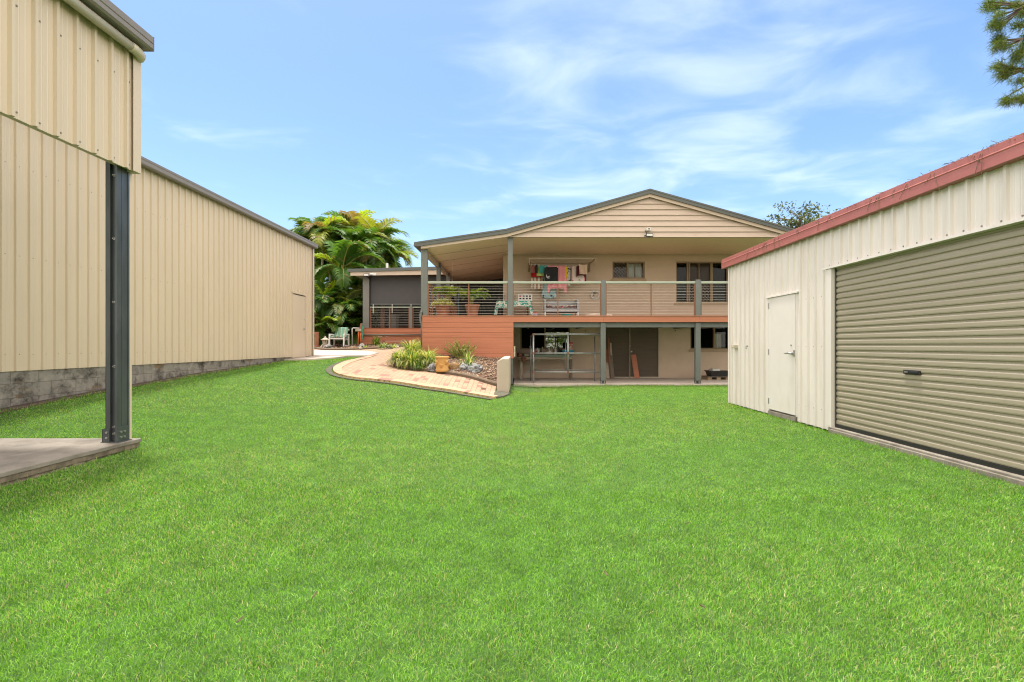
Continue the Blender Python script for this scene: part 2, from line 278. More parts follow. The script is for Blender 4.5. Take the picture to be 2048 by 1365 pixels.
# ------------------------------------------------------------------ mesh helpers
class MB:
    def __init__(s): s.v = []; s.f = []; s.m = []
    def add(s, vs, fs, m=0):
        o = len(s.v); s.v += [tuple(v) for v in vs]
        for f in fs: s.f.append(tuple(i+o for i in f)); s.m.append(m)
    def box(s, x0, x1, y0, y1, z0, z1, m=0):
        s.add([(x0,y0,z0),(x1,y0,z0),(x1,y1,z0),(x0,y1,z0),(x0,y0,z1),(x1,y0,z1),(x1,y1,z1),(x0,y1,z1)],
              [(0,3,2,1),(4,5,6,7),(0,1,5,4),(1,2,6,5),(2,3,7,6),(3,0,4,7)], m); return s
    def beam(s, p0, p1, w, h, m=0, up=(0,0,1)):
        p0 = Vector(p0); p1 = Vector(p1); d = (p1-p0).normalized(); u = Vector(up)
        if abs(d.dot(u)) > .98: u = Vector((0,1,0))
        a = d.cross(u).normalized()*(w/2); b = a.cross(d).normalized()*(h/2)
        vs = [p0-a-b, p0+a-b, p0+a+b, p0-a+b, p1-a-b, p1+a-b, p1+a+b, p1-a+b]
        s.add(vs, [(0,1,2,3),(7,6,5,4),(0,4,5,1),(1,5,6,2),(2,6,7,3),(3,7,4,0)], m); return s
    def tube(s, pts, r, n=8, m=0, cap=True):
        pts = [Vector(p) for p in pts]; k = len(pts)
        rs = r if isinstance(r, (list, tuple)) else [r]*k
        o = len(s.v); prev = None
        for i, p in enumerate(pts):
            d = (pts[min(i+1,k-1)] - pts[max(i-1,0)])
            d = d.normalized() if d.length > 1e-9 else Vector((0,0,1))
            if prev is None:
                prev = d.orthogonal().normalized()
            a = (prev - d*prev.dot(d)); a = a.normalized() if a.length > 1e-6 else d.orthogonal().normalized()
            prev = a; b = d.cross(a)
            for j in range(n):
                t = 2*math.pi*j/n; s.v.append(tuple(p + (a*math.cos(t)+b*math.sin(t))*rs[i]))
        for i in range(k-1):
            for j in range(n):
                j2 = (j+1) % n
                s.f.append((o+i*n+j, o+i*n+j2, o+(i+1)*n+j2, o+(i+1)*n+j)); s.m.append(m)
        if cap:
            s.f.append(tuple(o+j for j in reversed(range(n)))); s.m.append(m)
            s.f.append(tuple(o+(k-1)*n+j for j in range(n))); s.m.append(m)
        return s
    def lathe(s, prof, c=(0,0,0), n=20, m=0, squash=1.0):
        o = len(s.v); k = len(prof)
        for r, z in prof:
            for j in range(n):
                t = 2*math.pi*j/n; s.v.append((c[0]+r*math.cos(t), c[1]+r*math.sin(t)*squash, c[2]+z))
        for i in range(k-1):
            for j in range(n):
                j2 = (j+1) % n; s.f.append((o+i*n+j, o+i*n+j2, o+(i+1)*n+j2, o+(i+1)*n+j)); s.m.append(m)
        s.f.append(tuple(o+j for j in reversed(range(n)))); s.m.append(m)
        s.f.append(tuple(o+(k-1)*n+j for j in range(n))); s.m.append(m)
        return s
    def prism(s, poly, a0, a1, axis='y', m=0):
        """poly of (u,v): axis y -> (x,z); axis x -> (y,z); axis z -> (x,y)"""
        n = len(poly)
        def q(u, v, a): return {'y': (u, a, v), 'x': (a, u, v), 'z': (u, v, a)}[axis]
        vs = [q(u, v, a0) for u, v in poly] + [q(u, v, a1) for u, v in poly]
        fs = [tuple(range(n)), tuple(reversed(range(n, 2*n)))]
        fs += [(i, i+n, (i+1) % n + n, (i+1) % n) for i in range(n)]
        s.add(vs, fs, m); return s
    def grid(s, fn, nu, nv, m=0, thick=None):
        o = len(s.v)
        for i in range(nu+1):
            for j in range(nv+1): s.v.append(tuple(fn(i/nu, j/nv)))
        for i in range(nu):
            for j in range(nv):
                a = o+i*(nv+1)+j; s.f.append((a, a+nv+1, a+nv+2, a+1)); s.m.append(m)
        return s
    def mesh(s, name, mats, off, smooth=False):
        me = bpy.data.meshes.new(name)
        vs = np.array(s.v, dtype=np.float64).reshape(-1, 3) - np.array(off)
        me.from_pydata(vs.tolist(), [], s.f)
        for mm in (mats if isinstance(mats, (list, tuple)) else [mats]): me.materials.append(M[mm])
        me.polygons.foreach_set('material_index', np.array(s.m, dtype=np.int32))
        if smooth: me.polygons.foreach_set('use_smooth', np.ones(len(s.f), dtype=bool))
        me.update()
        return me
    def build(s, name, mats, parent=None, smooth=False, loc=None, bevel=0, fix=True, label=None, solid=0):
        off = (0,0,0)
        if parent is not None:
            r = parent
            while r.parent: r = r.parent
            off = tuple(r.location)
        elif loc is not None: off = tuple(loc)
        me = s.mesh(name, mats, off, smooth)
        if fix and len(s.f) < 60000:
            bm = bmesh.new(); bm.from_mesh(me); bmesh.ops.recalc_face_normals(bm, faces=bm.faces); bm.to_mesh(me); bm.free()
        o = bpy.data.objects.new(name, me); COL.objects.link(o)
        if parent is not None: o.parent = parent
        elif loc is not None: o.location = loc
        if bevel:
            b = o.modifiers.new('bevel', 'BEVEL'); b.width = bevel; b.segments = 2; b.limit_method = 'ANGLE'; b.angle_limit = R(40)
        if solid:
            b = o.modifiers.new('solid', 'SOLIDIFY'); b.thickness = solid; b.offset = 0
        if label: o['label'] = label
        return o
def build_each(s, name, mats, parent, **k):
    """every separate piece of the mesh becomes a part of its own"""
    par = list(range(len(s.v)))
    def find(i):
        while par[i] != i: par[i] = par[par[i]]; i = par[i]
        return i
    for f in s.f:
        r = find(f[0])
        for i in f[1:]: par[find(i)] = r
    gr = {}
    for f, m in zip(s.f, s.m): gr.setdefault(find(f[0]), []).append((f, m))
    for fs in gr.values():
        ids = sorted({i for f, _ in fs for i in f}); mp = {a: b for b, a in enumerate(ids)}; q = MB(); q.v = [s.v[i] for i in ids]; q.f = [tuple(mp[i] for i in f) for f, _ in fs]; q.m = [m for _, m in fs]
        q.build(name, mats, parent, **k)
MB.build_each = build_each
def tag(o, label=None, cat=None, group=None, kind=None):
    if label: o['label'] = label
    if cat: o['category'] = cat
    if group: o['group'] = group
    if kind: o['kind'] = kind
    return o
def empty(name, loc, label, cat, group=None):
    o = bpy.data.objects.new(name, None); COL.objects.link(o); o.location = loc; o.empty_display_size = .2
    return tag(o, label, cat, group)
def raw_mesh(name, V, T, mats, mi=None, parent=None, off=(0,0,0), smooth=False):
    """big triangle meshes straight from numpy"""
    me = bpy.data.meshes.new(name)
    V = np.asarray(V, dtype=np.float32) - np.asarray(off, dtype=np.float32); T = np.asarray(T, dtype=np.int32); nf = len(T); k = T.shape[1]
    me.vertices.add(len(V)); me.vertices.foreach_set('co', V.ravel())
    me.loops.add(nf*k); me.loops.foreach_set('vertex_index', T.ravel())
    me.polygons.add(nf); me.polygons.foreach_set('loop_start', np.arange(0, nf*k, k, dtype=np.int32)); me.polygons.foreach_set('loop_total', np.full(nf, k, dtype=np.int32))
    for mm in mats: me.materials.append(M[mm])
    if mi is not None: me.polygons.foreach_set('material_index', np.asarray(mi, dtype=np.int32))
    if smooth: me.polygons.foreach_set('use_smooth', np.ones(nf, dtype=bool))
    me.update(calc_edges=True)
    o = bpy.data.objects.new(name, me); COL.objects.link(o)
    if parent is not None: o.parent = parent
    else: o.location = off
    return o
# measured pixel -> point at a known depth
def P(px, py, Y): return Vector(((px-CX)/F*Y, Y, H+(CY-py)/F*Y))
def PX(px, Y): return (px-CX)/F*Y
def PZ(py, Y): return H+(CY-py)/F*Y
# ------------------------------------------------------------------ lie of the land
_cp = np.array([
 (0,0,0),(0,3,0),(0,6,0),(0,9,0),(0,11.5,.0),(2,12,.01),(5,10,.04),(4.4,4,.03),(4.5,7,.03),(6,15.2,.02),(2,15.2,.02),(0.1,15,.02),(.3,16.5,.0),(4,18,0),(9,18,0),(9,12,.02),(9,4,.03),
 (-.2,13.6,.03),(-4.1,3.8,.15),(-4.1,5.2,.175),(-3,1.5,.06),(-7,1.5,.17),(-5.5,3,.17),(-7,3.5,.19),(-5.6,5.3,.20),(-7,5.0,.24),(-7,6.6,.41),(-7,8.75,.55),(-7,10.6,.66),(-7,13,.76),(-7,15.1,.83),(-7,18,.95),(-7,21,1.13),(-3,21,1.13),
 (-9,8,.6),(-9,15,.86),(-9,22,1.2),(-4,24,1.16),(-9,25,1.2),
 (-1.67,11.6,.14),(-2.95,12,.29),(-3.95,12.2,.40),(-4.7,12.6,.53),(-4.95,13.6,.72),(-5.08,16.5,.89),(-1.45,12.9,.35),(-.55,12.7,.14),(-2.48,13.5,.47),(-3.45,14,.56),(-3.92,14.8,.69),(-3.5,17.5,.95),(-2,8,.04),(-4,8,.19),(-5.5,9.5,.42)], dtype=float)
def _tps(r2): return np.where(r2 > 1e-12, .5*r2*np.log(np.maximum(r2, 1e-12)), 0)
_n = len(_cp); _d2 = ((_cp[:,None,:2]-_cp[None,:,:2])**2).sum(-1)
_A = np.zeros((_n+3,_n+3)); _A[:_n,:_n] = _tps(_d2) + np.eye(_n)*.05; _A[:_n,_n] = 1; _A[:_n,_n+1:] = _cp[:,:2]; _A[_n:,:_n] = _A[:_n,_n:].T
_w = np.linalg.solve(_A, np.concatenate([_cp[:,2], np.zeros(3)]))
def Tv(x, y):
    x = np.clip(np.asarray(x, float), -9, 9); y = np.clip(np.asarray(y, float), 0, 24)
    sh = np.broadcast(x, y).shape; x = np.broadcast_to(x, sh).ravel(); y = np.broadcast_to(y, sh).ravel(); out = np.empty(len(x))
    for a in range(0, len(x), 100000):
        X = x[a:a+100000]; Y = y[a:a+100000]
        r2 = (X[:,None]-_cp[None,:,0])**2 + (Y[:,None]-_cp[None,:,1])**2
        out[a:a+100000] = _tps(r2) @ _w[:_n] + _w[_n] + _w[_n+1]*X + _w[_n+2]*Y
    return out.reshape(sh)
def T(x, y): return float(Tv(np.array([x]), np.array([y]))[0])
def hit(px, py, fn=None, y0=3.0, y1=26.0):
    """where the line of sight through a measured pixel meets the ground"""
    Y = np.arange(y0, y1, .02); X = (px-CX)/F*Y; Z = H+(CY-py)/F*Y
    G = (fn or Tv)(X, Y); d = Z-G
    k = np.where(d <= 0)[0]
    i = k[0] if len(k) else int(np.argmin(np.abs(d)))
    return Vector((X[i], Y[i], G[i]))
def inpoly(x, y, poly):
    c = np.zeros(x.shape, bool); n = len(poly)
    for i in range(n):
        x1, y1 = poly[i][0], poly[i][1]; x2, y2 = poly[(i+1) % n][0], poly[(i+1) % n][1]
        if y1 == y2: continue
        k = ((y1 > y) != (y2 > y)) & (x < (x2-x1)*(y-y1)/(y2-y1)+x1); c ^= k
    return c
def smooth_line(pts, n=6):
    out = []; k = len(pts)
    for i in range(k-1):
        p0 = Vector(pts[max(i-1,0)]); p1 = Vector(pts[i]); p2 = Vector(pts[i+1]); p3 = Vector(pts[min(i+2,k-1)])
        for j in range(n):
            t = j/n; out.append(.5*((2*p1)+(p2-p0)*t+(2*p0-5*p1+4*p2-p3)*t*t+(3*p1-p0-3*p2+p3)*t*t*t))
    out.append(Vector(pts[-1])); return out
def drape(name, poly, mats, lift, step, fn=Tv, kind=None, label=None, cat=None, skirt=.12, mat_fn=None):
    """a flat-lying sheet cut to a plan outline and laid on the ground, with a real edge"""
    bm = bmesh.new(); vs = [bm.verts.new((p[0], p[1], 0)) for p in poly]; f = bm.faces.new(vs)
    xs = [p[0] for p in poly]; ys = [p[1] for p in poly]
    for x in np.arange(min(xs)+step, max(xs), step):
        bmesh.ops.bisect_plane(bm, geom=bm.verts[:]+bm.edges[:]+bm.faces[:], plane_co=(x,0,0), plane_no=(1,0,0))
    for y in np.arange(min(ys)+step, max(ys), step):
        bmesh.ops.bisect_plane(bm, geom=bm.verts[:]+bm.edges[:]+bm.faces[:], plane_co=(0,y,0), plane_no=(0,1,0))
    for v in bm.verts: v.co.z = float(fn(np.array([v.co.x]), np.array([v.co.y]))[0]) + lift
    for f in bm.faces:
        f.smooth = True
        if f.normal.z < 0: f.normal_flip()
    be = [e for e in bm.edges if e.is_boundary]
    r = bmesh.ops.extrude_edge_only(bm, edges=be)
    for v in [g for g in r['geom'] if isinstance(g, bmesh.types.BMVert)]: v.co.z -= skirt
    for f in [g for g in r['geom'] if isinstance(g, bmesh.types.BMFace)]: f.material_index = min(1, len(mats)-1); f.smooth = False
    bmesh.ops.recalc_face_normals(bm, faces=bm.faces)
    me = bpy.data.meshes.new(name); bm.to_mesh(me); bm.free()
    for mm in mats: me.materials.append(M[mm])
    o = bpy.data.objects.new(name, me); COL.objects.link(o); tag(o, label, cat, kind=kind); return o
# --------------------------------------------------------------- ground, path, slabs
xs = np.concatenate([np.array([-600,-300,-150,-70,-35,-20.]), np.arange(-14,14.01,.25), np.array([20,35,70,150,300,600.])])
ys = np.concatenate([np.array([-300,-100,-40,-15.]), np.arange(-4,30.01,.25), np.array([36,50,80,140,300,700.])])
GX, GY = np.meshgrid(xs, ys, indexing='ij'); GZ = Tv(GX, GY) - .03
GZ = np.where((GX > -.3) & (GY > 14.9), np.minimum(GZ, -.03), GZ)
idx = np.arange(GX.size).reshape(GX.shape)
Q = np.stack([idx[:-1,:-1], idx[1:,:-1], idx[1:,1:], idx[:-1,1:]], -1).reshape(-1,4)
tag(raw_mesh('ground', np.stack([GX,GY,GZ],-1).reshape(-1,3), Q, ['turf_soil'], smooth=True), 'soil and turf floor under the whole yard', kind='structure')
# outlines measured in the photograph
outer = smooth_line([hit(*p) for p in [(988,797),(945,790),(900,782),(850,775),(800,767),(750,761),(710,757),(683,752),(668,745),(667,737),(680,729),(705,721),(735,714),(742,712)]], 5)
inner = smooth_line([hit(*p) for p in [(993,775),(960,765),(930,757),(895,751),(860,746),(825,742),(800,738),(785,732),(781,725),(786,717),(800,708)]], 5)
driveL = [hit(*p) for p in [(742,712),(756,708),(750,705),(725,703.5),(690,702.5),(640,702),(560,702)]]
# the pale concrete drive ends in a rounded tip inside the paving
tip = [hit(*p) for p in [(735,713.5),(748,711),(757,708.2),(750,705.2),(725,703.4),(690,702.6)]]
DRIVE = [(-12, 16.45), (-6.9, 16.45)] + [(p.x, p.y) for p in [hit(640,713.5), hit(690,713.6)]] + [(p.x, p.y) for p in tip] + [(-9, tip[-1].y+.2), (-12, tip[-1].y+.3)]
pathpoly = [(p.x, p.y) for p in outer] + [(-5.4, 16.9), (-5.6, 17.7), (-6.5, 18.5), (-12, 18.9), (-12, 21.5), (-3.05, 21.5)] + [(p.x, p.y) for p in reversed(inner)]
drape('paved_path', pathpoly, ['paver', 'paver_edge'], .02, .3, kind='structure', label='cream clay paver path curving from the lawn up to the far deck', cat='path')
drape('driveway', DRIVE, ['drive', 'drive'], .035, .4, kind='structure', label='pale concrete drive ending in a rounded tip', cat='driveway')
# border course of pavers laid across the edge of the path, and the rough concrete haunch outside it
def ribbon(name, line, w0, w1, lift, mats, side, kind=None, thick=.06, top=None):
    mb = MB(); k = len(line); pts = []
    for i, p in enumerate(line):
        d = (line[min(i+1,k-1)]-line[max(i-1,0)]); d.z = 0; d.normalize(); nrm = Vector((-d.y, d.x, 0))*side
        row = []
        for a, h in ((w0, -thick), (w0, 0), (w0*.5+w1*.5, (top or 0)), (w1, 0), (w1, -thick)):
            q = p + nrm*a; row.append((q.x, q.y, T(p.x+nrm.x*(w0+w1)/2, p.y+nrm.y*(w0+w1)/2)+lift+h))
        pts.append(row)
    mb.grid(lambda u, v: pts[round(u*(k-1))][round(v*4)], k-1, 4)
    o = mb.build(name, mats, smooth=False); return o
# paver border: each brick of the soldier course is laid across the curve
def border(line, side, w, bl):
    mb = MB(); acc = 0; last = None
    dense = smooth_line(line, 4)
    ln = [0]
    for a, b in zip(dense, dense[1:]): ln.append(ln[-1]+(b-a).length)
    tot = ln[-1]; nb = int(tot/bl)
    def at(s):
        for i in range(len(ln)-1):
            if ln[i+1] >= s or i == len(ln)-2:
                t = (s-ln[i])/max(1e-6, ln[i+1]-ln[i]); p = dense[i].lerp(dense[i+1], min(1,t)); d = (dense[i+1]-dense[i]); d.z = 0; return p, d.normalized()
    for i in range(nb):
        s0 = i*bl+.003; s1 = (i+1)*bl-.003; vs = []
        for s in (s0, s1):
            p, d = at(s); n = Vector((-d.y, d.x, 0))*side
            for a in (0.0, w):
                q = p+n*a; z = T(q.x, q.y)
                vs += [(q.x, q.y, z-.03), (q.x, q.y, z+.034+random.uniform(-.002,.002))]
        m = 1 if random.random() < .08 else 0
        mb.add(vs, [(1,3,7,5),(0,1,5,4),(2,6,7,3),(0,2,3,1),(4,5,7,6)], m)
    return mb
M['paver_plain'] = mat('border_paver', (.385,.255,.165), .85, .10, 9, bump=.3)
M['paver_pink'] = mat('pink_paver', (.24,.135,.10), .85, .10, 9, bump=.3)
outl = [p for p in outer]
b1 = border(outer, -1, .22, .118)
b1.v += []; 
o = b1.build('paver_border', ['paver_plain', 'paver_pink']); tag(o, 'outer border course of the paver path', 'path border', kind='structure')
# scattered pink pavers let into the field of the path
mb = MB(); rr = random.Random(4)
for i in range(60):
    x = -.8-rr.random()*3.6; x = round(x/.118)*.118; y = 11.4+rr.random()*3.2; y = round(y/.23)*.23
    if not inpoly(np.array([x+.06]), np.array([y+.1]), pathpoly)[0] or not inpoly(np.array([x+.3]), np.array([y-.25]), pathpoly)[0]: continue
    vs = [(x+a, y+b, T(x+a, y+b)+.0235) for a, b in ((.004,.004),(.114,.004),(.114,.226),(.004,.226))]
    mb.add(vs, [(0,1,2,3)])
tag(mb.build('pink_pavers', ['paver_pink']), 'pink clay bricks among the cream pavers of the path', 'paving', kind='structure')
o = ribbon('path_haunch', outer[:-4], -.03, -.17, .0, ['moss_edge'], -1); tag(o, 'mossy concrete strip holding the edge of the path against the lawn', 'path edge', kind='structure')
# kerb of the front garden bed
def kerb(name, line, side, w, h, label):
    mb = MB(); k = len(line); rows = []
    for i, p in enumerate(line):
        d = (line[min(i+1,k-1)]-line[max(i-1,0)]); d.z = 0; d.normalize(); n = Vector((-d.y, d.x, 0))*side
        z = T(p.x, p.y); row = []
        for a, b in ((0,-.06),(0,h*.75),(.15,h),(.75,h*1.04),(1,h*.8),(1,-.06)):
            q = p+n*(w*a); row.append((q.x, q.y, z+b))
        rows.append(row)
    mb.grid(lambda u, v: rows[round(u*(k-1))][round(v*5)], k-1, 5)
    o = mb.build(name, ['kerb'], loc=tuple(line[0])); tag(o, label, 'garden edging'); return o
kl = smooth_line(inner[:-6], 2)
kerb('garden_kerb', kl, -1, .16, .12, 'rounded brown concrete kerb between the paver path and the front garden bed')
# front garden bed: soil rises from the kerb to the timber skirt
_kx = np.array([p.x for p in inner]); _ky = np.array([p.y for p in inner])
def bed(x, y):
    x = np.asarray(x, float); y = np.asarray(y, float)
    o = np.argsort(_kx); yk = np.interp(x, _kx[o], _ky[o]); zk = Tv(x, yk)+.07
    zb = np.interp(x, [-4.3,-3,-.5], [1.0,.98,.86]); t = np.clip((y-yk)/np.maximum(.3, 15.15-yk), 0, 1)
    return zk+(np.maximum(zb, zk)-zk)*t**.85 + .012*np.sin(x*9+y*5)+.008*np.sin(x*23-y*17)
inb = [(p.x, p.y) for p in kl]
# push the outline a little under the kerb
bedpoly = [(x+.03, y+.07) for x, y in inb] + [(-3.95, 16.2), (-3.05, 16.2), (-3.05, 15.35), (-.5, 15.35), (-.5, inb[0][1]+.1)]
o = drape('garden_soil', bedpoly, ['soil'], 0, .2, fn=bed, kind='structure', label='brown mulch soil of the front garden bed', cat='soil')
def pebbles(name, poly, fn, n, rmin, rmax, seed, label):
    g = np.random.default_rng(seed); px = np.array(poly); x0, y0 = px.min(0); x1, y1 = px.max(0)
    x = g.uniform(x0, x1, n*3); y = g.uniform(y0, y1, n*3); k = inpoly(x, y, poly); x = x[k][:n]; y = y[k][:n]; n = len(x)
    z = fn(x, y); r = g.uniform(rmin, rmax, n); yaw = g.uniform(0, 6.28, n); el = g.uniform(.5, 1, n); fl = g.uniform(.35, .7, n); tl = g.normal(0, .35, n)
    base = np.array([(1,0,0),(.3,.9,.1),(-.8,.6,0),(-.9,-.5,.1),(.2,-1,0),(.25,.1,.8),(-.35,-.1,.75),(0,0,-.6)])
    tri = np.array([(0,1,5),(1,2,6),(1,6,5),(2,3,6),(3,4,6),(4,0,5),(4,5,6),(1,0,7),(2,1,7),(3,2,7),(4,3,7),(0,4,7)])
    b = base[None]*np.stack([r, r*el, r*fl], -1)[:,None,:]; b *= 1+g.normal(0,.16,b.shape)
    c, s_ = np.cos(yaw), np.sin(yaw); ct, st = np.cos(tl), np.sin(tl)
    X = b[...,0]*ct[:,None]-b[...,2]*st[:,None]; Zz = b[...,0]*st[:,None]+b[...,2]*ct[:,None]; Y = b[...,1]
    V = np.stack([X*c[:,None]-Y*s_[:,None]+x[:,None], X*s_[:,None]+Y*c[:,None]+y[:,None], Zz+(z+r*fl*.4)[:,None]], -1)
    Tt = (tri[None]+(np.arange(n)*8)[:,None,None]).reshape(-1,3)
    mi = np.repeat(g.choice(4, n, p=[.38,.27,.2,.15]), 12)
    return tag(raw_mesh(name, V.reshape(-1,3), Tt, ['peb1','peb2','peb3','peb4'], mi), label, 'gravel', kind='stuff')
pebbles('bed_gravel', bedpoly, bed, 5200, .012, .034, 3, 'tan and brown pebbles and bark strewn over the front bed')
# slab of the carport on the left
mb = MB(); mb.box(-9.0, -4.10, -.5, 5.25, .20, .241, 0)
mb.box(-8.98, -4.108, -.48, 5.242, .15, .2005, 1); mb.box(-8.98, -4.13, -.48, 5.22, -.1, .15, 1)
def jag(o, amt, seed):
    for v in o.data.vertices:
        pass
o = mb.build('carport_slab', ['concrete', 'concrete_edge'], bevel=.006); tag(o, 'concrete slab with a broken dirty edge under the carport post', 'concrete slab', kind='structure')
# crumbling mortar under the slab lip
mb = MB(); g = random.Random(3); yy = 2.0
rows = []
while yy < 5.26:
    rows.append((yy, g.uniform(.0, .045), g.uniform(.15, .19), g.uniform(.02, .07))); yy += g.uniform(.03, .07)
pts = [[(-4.13, y, zt), (-4.13+a*.6, y, zt-.03), (-4.12+a, y, zt-zb), (-4.09+a, y, .05)] for y, a, zt, zb in rows]
mb.grid(lambda u, v: pts[round(u*(len(pts)-1))][round(v*3)], len(pts)-1, 3)
tag(mb.build('slab_footing', ['concrete_edge'], fix=False), 'crumbling dark footing along the edge of the carport slab', 'footing', kind='structure')
# slab of the undercroft
mb = MB(); mb.box(-.17, 9.2, 15.02, 17.9, -.12, .045)
tag(mb.build('patio_slab', ['patio'], bevel=.01), 'grey concrete floor under the deck', 'concrete floor', kind='structure')
mb = MB(); mb.box(-6.98, -5.9, 14.5, 16.3, .7, T(-6.4,15.4)+.03)
tag(drape('door_apron', [(-6.99,14.4),(-6.35,14.5),(-5.9,15.6),(-5.7,16.5),(-6.99,16.5)], ['patio'], .02, .3, kind='structure'), 'grey concrete strip at the side door of the big shed', 'apron', kind='structure')
# strip of soil along the block wall
drape('wall_soil', [(-7.02,3),(-6.8,3),(-6.84,9),(-6.8,12),(-6.85,14.3),(-7.02,14.3)], ['soil'], -.01, .3, kind='structure', label='bare dark soil along the foot of the block wall', cat='soil')
# --------------------------------------------------------------- turf
def turf():
    g = np.random.default_rng(5); parts = []
    allV = []; allT = []; allM = []; base = 0
    ex = [pathpoly, [(p[0], p[1]) for p in DRIVE], bedpoly, [(-7,14.4),(-6.3,14.4),(-5.8,15.6),(-5.6,16.5),(-7,16.5)]]
    bands = [(y, y+.3, float(np.interp(y+.15,[1.2,2,3.3,5,7.5,10.5,14,17],[28000,24000,15000,8500,4700,2700,1750,1300])), float(np.interp(y+.15,[1.2,2,3.3,5,7.5,10.5,14,17],[.0024,.0026,.0032,.0044,.006,.009,.012,.014])), .024, 0) for y in np.arange(.6, 16.6, .3)]
    for y0, y1, dens, w, hgt, xl in bands:
        x0 = -min(7.0, 1.09*y1+1.9); x1 = min(4.75 if y1 < 10.3 else 7.2, 1.06*y1+1.9)
        n = int(dens*(x1-x0)*(y1-y0)); x = g.uniform(x0, x1, n); y = g.uniform(y0, y1, n)
        k = np.abs(x) < 1.12*y+1.9
        k &= ~((x < -4.06) & (y < 5.28)); k &= ~((x > 4.45) & (y < 10.3)); k &= x > -6.86
        k &= ~((x > -.2) & (y > 15.0)); k &= ~((x > -.62) & (x < -.2) & (y > 12.1)); k &= ~((x > -3.1) & (y > 14.3) & (x < -.2))
        for poly in ex: k &= ~inpoly(x, y, poly)
        k &= ~((y > 16.45) & (x < -5))
        # thinned grass beside the retaining wall
        dd = np.hypot(x-.1, (y-14.0)*.5); k &= ~((dd < .55) & (g.random(n) < .85))
        x = x[k]; y = y[k]; n = len(x); z = Tv(x, y)-.022
        # patchy growth
        pn = np.sin(x*2.1+1.3*np.sin(y*1.7))*np.sin(y*2.6+1.1*np.sin(x*1.9))*.5+np.sin(x*.7-y*.9+1)*.5
        h = hgt*g.uniform(.55, 1.25, n)*(1+.12*pn); yaw = g.uniform(0, 6.283, n); lean = np.abs(g.normal(.65, .45, n)); ww = w*g.uniform(.6, 1.3, n)
        yl = g.normal(0, 1.5, n)-1.2       # the mower leaves most blades lying much the same way
        lx, ly = np.cos(yl), np.sin(yl); bx, by = np.cos(yaw)*ww/2, np.sin(yaw)*ww/2
        two = y0 < 4
        tipx = x+lx*h*lean; tipy = y+ly*h*lean; tipz = z+h*np.clip(1.05-.35*lean, .35, 1)
        if two:
            mxx = x+lx*h*lean*.35; myy = y+ly*h*lean*.35; mz = z+(tipz-z)*.62
            V = np.stack([np.stack([x-bx,y-by,z],-1), np.stack([x+bx,y+by,z],-1), np.stack([mxx-bx*.8,myy-by*.8,mz],-1), np.stack([mxx+bx*.8,myy+by*.8,mz],-1), np.stack([tipx,tipy,tipz],-1)], 1)
            t = np.array([(0,1,3),(0,3,2),(2,3,4)]); nv = 5
        else:
            V = np.stack([np.stack([x-bx,y-by,z],-1), np.stack([x+bx,y+by,z],-1), np.stack([tipx+bx*.25,tipy+by*.25,tipz],-1)], 1); t = np.array([(0,1,2)]); nv = 3
        r = g.random(n)+.10*pn
        mi = np.where(r < .40, 0, np.where(r < .70, 1, np.where(r < .92, 2, 3)))
        allV.append(V.reshape(-1,3)); allT.append((t[None]+(np.arange(n)*nv)[:,None,None]).reshape(-1,3)+base); allM.append(np.repeat(mi, len(t))); base += n*nv
    # longer uncut tufts where the mower cannot reach: along walls, slabs, kerbs and posts
    lines = [((-6.86,3.6),(-6.8,14.2),60,.06,.05), ((-4.09,1.6),(-4.04,5.25),60,.05,.035), ((-4.1,5.29),(-6.8,5.32),50,.05,.04), ((4.40,3.6),(4.36,10.25),70,.055,.045), ((4.5,10.33),(7.2,10.33),30,.05,.05), ((-.1,14.96),(7.2,14.96),70,.05,.05)] + [((p.x,p.y),(q.x,q.y),90,.05,.05) for p, q in zip(outer, outer[1:])]
    for (xa,ya),(xb,yb),dn,hh,sc in lines:
        ln = math.hypot(xb-xa, yb-ya); n = int(ln*dn*2.2); t_ = g.random(n); cl = .5+.5*np.sin(t_*ln*5+np.sin(t_*ln*2.3)*2); k = g.random(n) < .25+.75*cl; t_ = t_[k]; n = len(t_)
        nx, ny = -(yb-ya)/ln, (xb-xa)/ln; of = g.normal(.02, sc, n)*(1 if len(lines) else 1); x = xa+(xb-xa)*t_+nx*0+g.normal(0,.012,n)+ (of*.6 if abs(nx) > .5 and xa < 0 else -np.abs(of)*.6 if abs(nx) > .5 else 0); y = ya+(yb-ya)*t_+(g.normal(0,.03,n) if abs(ny) > .5 else 0)
        z = Tv(x, y)-.02; h = hh*g.uniform(.5,1.4,n); w_ = np.clip(y*.0009,.0022,.010)*g.uniform(.7,1.3,n); yw = g.uniform(0,6.283,n); yl = g.uniform(0,6.283,n); le = np.abs(g.normal(.45,.35,n))
        bx, by = np.cos(yw)*w_/2, np.sin(yw)*w_/2
        V = np.stack([np.stack([x-bx,y-by,z],-1), np.stack([x+bx,y+by,z],-1), np.stack([x+np.cos(yl)*h*le,y+np.sin(yl)*h*le,z+h*np.clip(1.05-.3*le,.3,1)],-1)],1)
        allV.append(V.reshape(-1,3)); allT.append((np.array([(0,1,2)])[None]+(np.arange(n)*3)[:,None,None]).reshape(-1,3)+base); allM.append(g.choice(4,n,p=[.45,.2,.25,.10])); base += n*3
    o = raw_mesh('grass', np.concatenate(allV), np.concatenate(allT), ['g1','g2','g3','g4'], np.concatenate(allM))
    tag(o, 'close mown bright green turf covering the whole yard', 'lawn', kind='stuff')
turf()
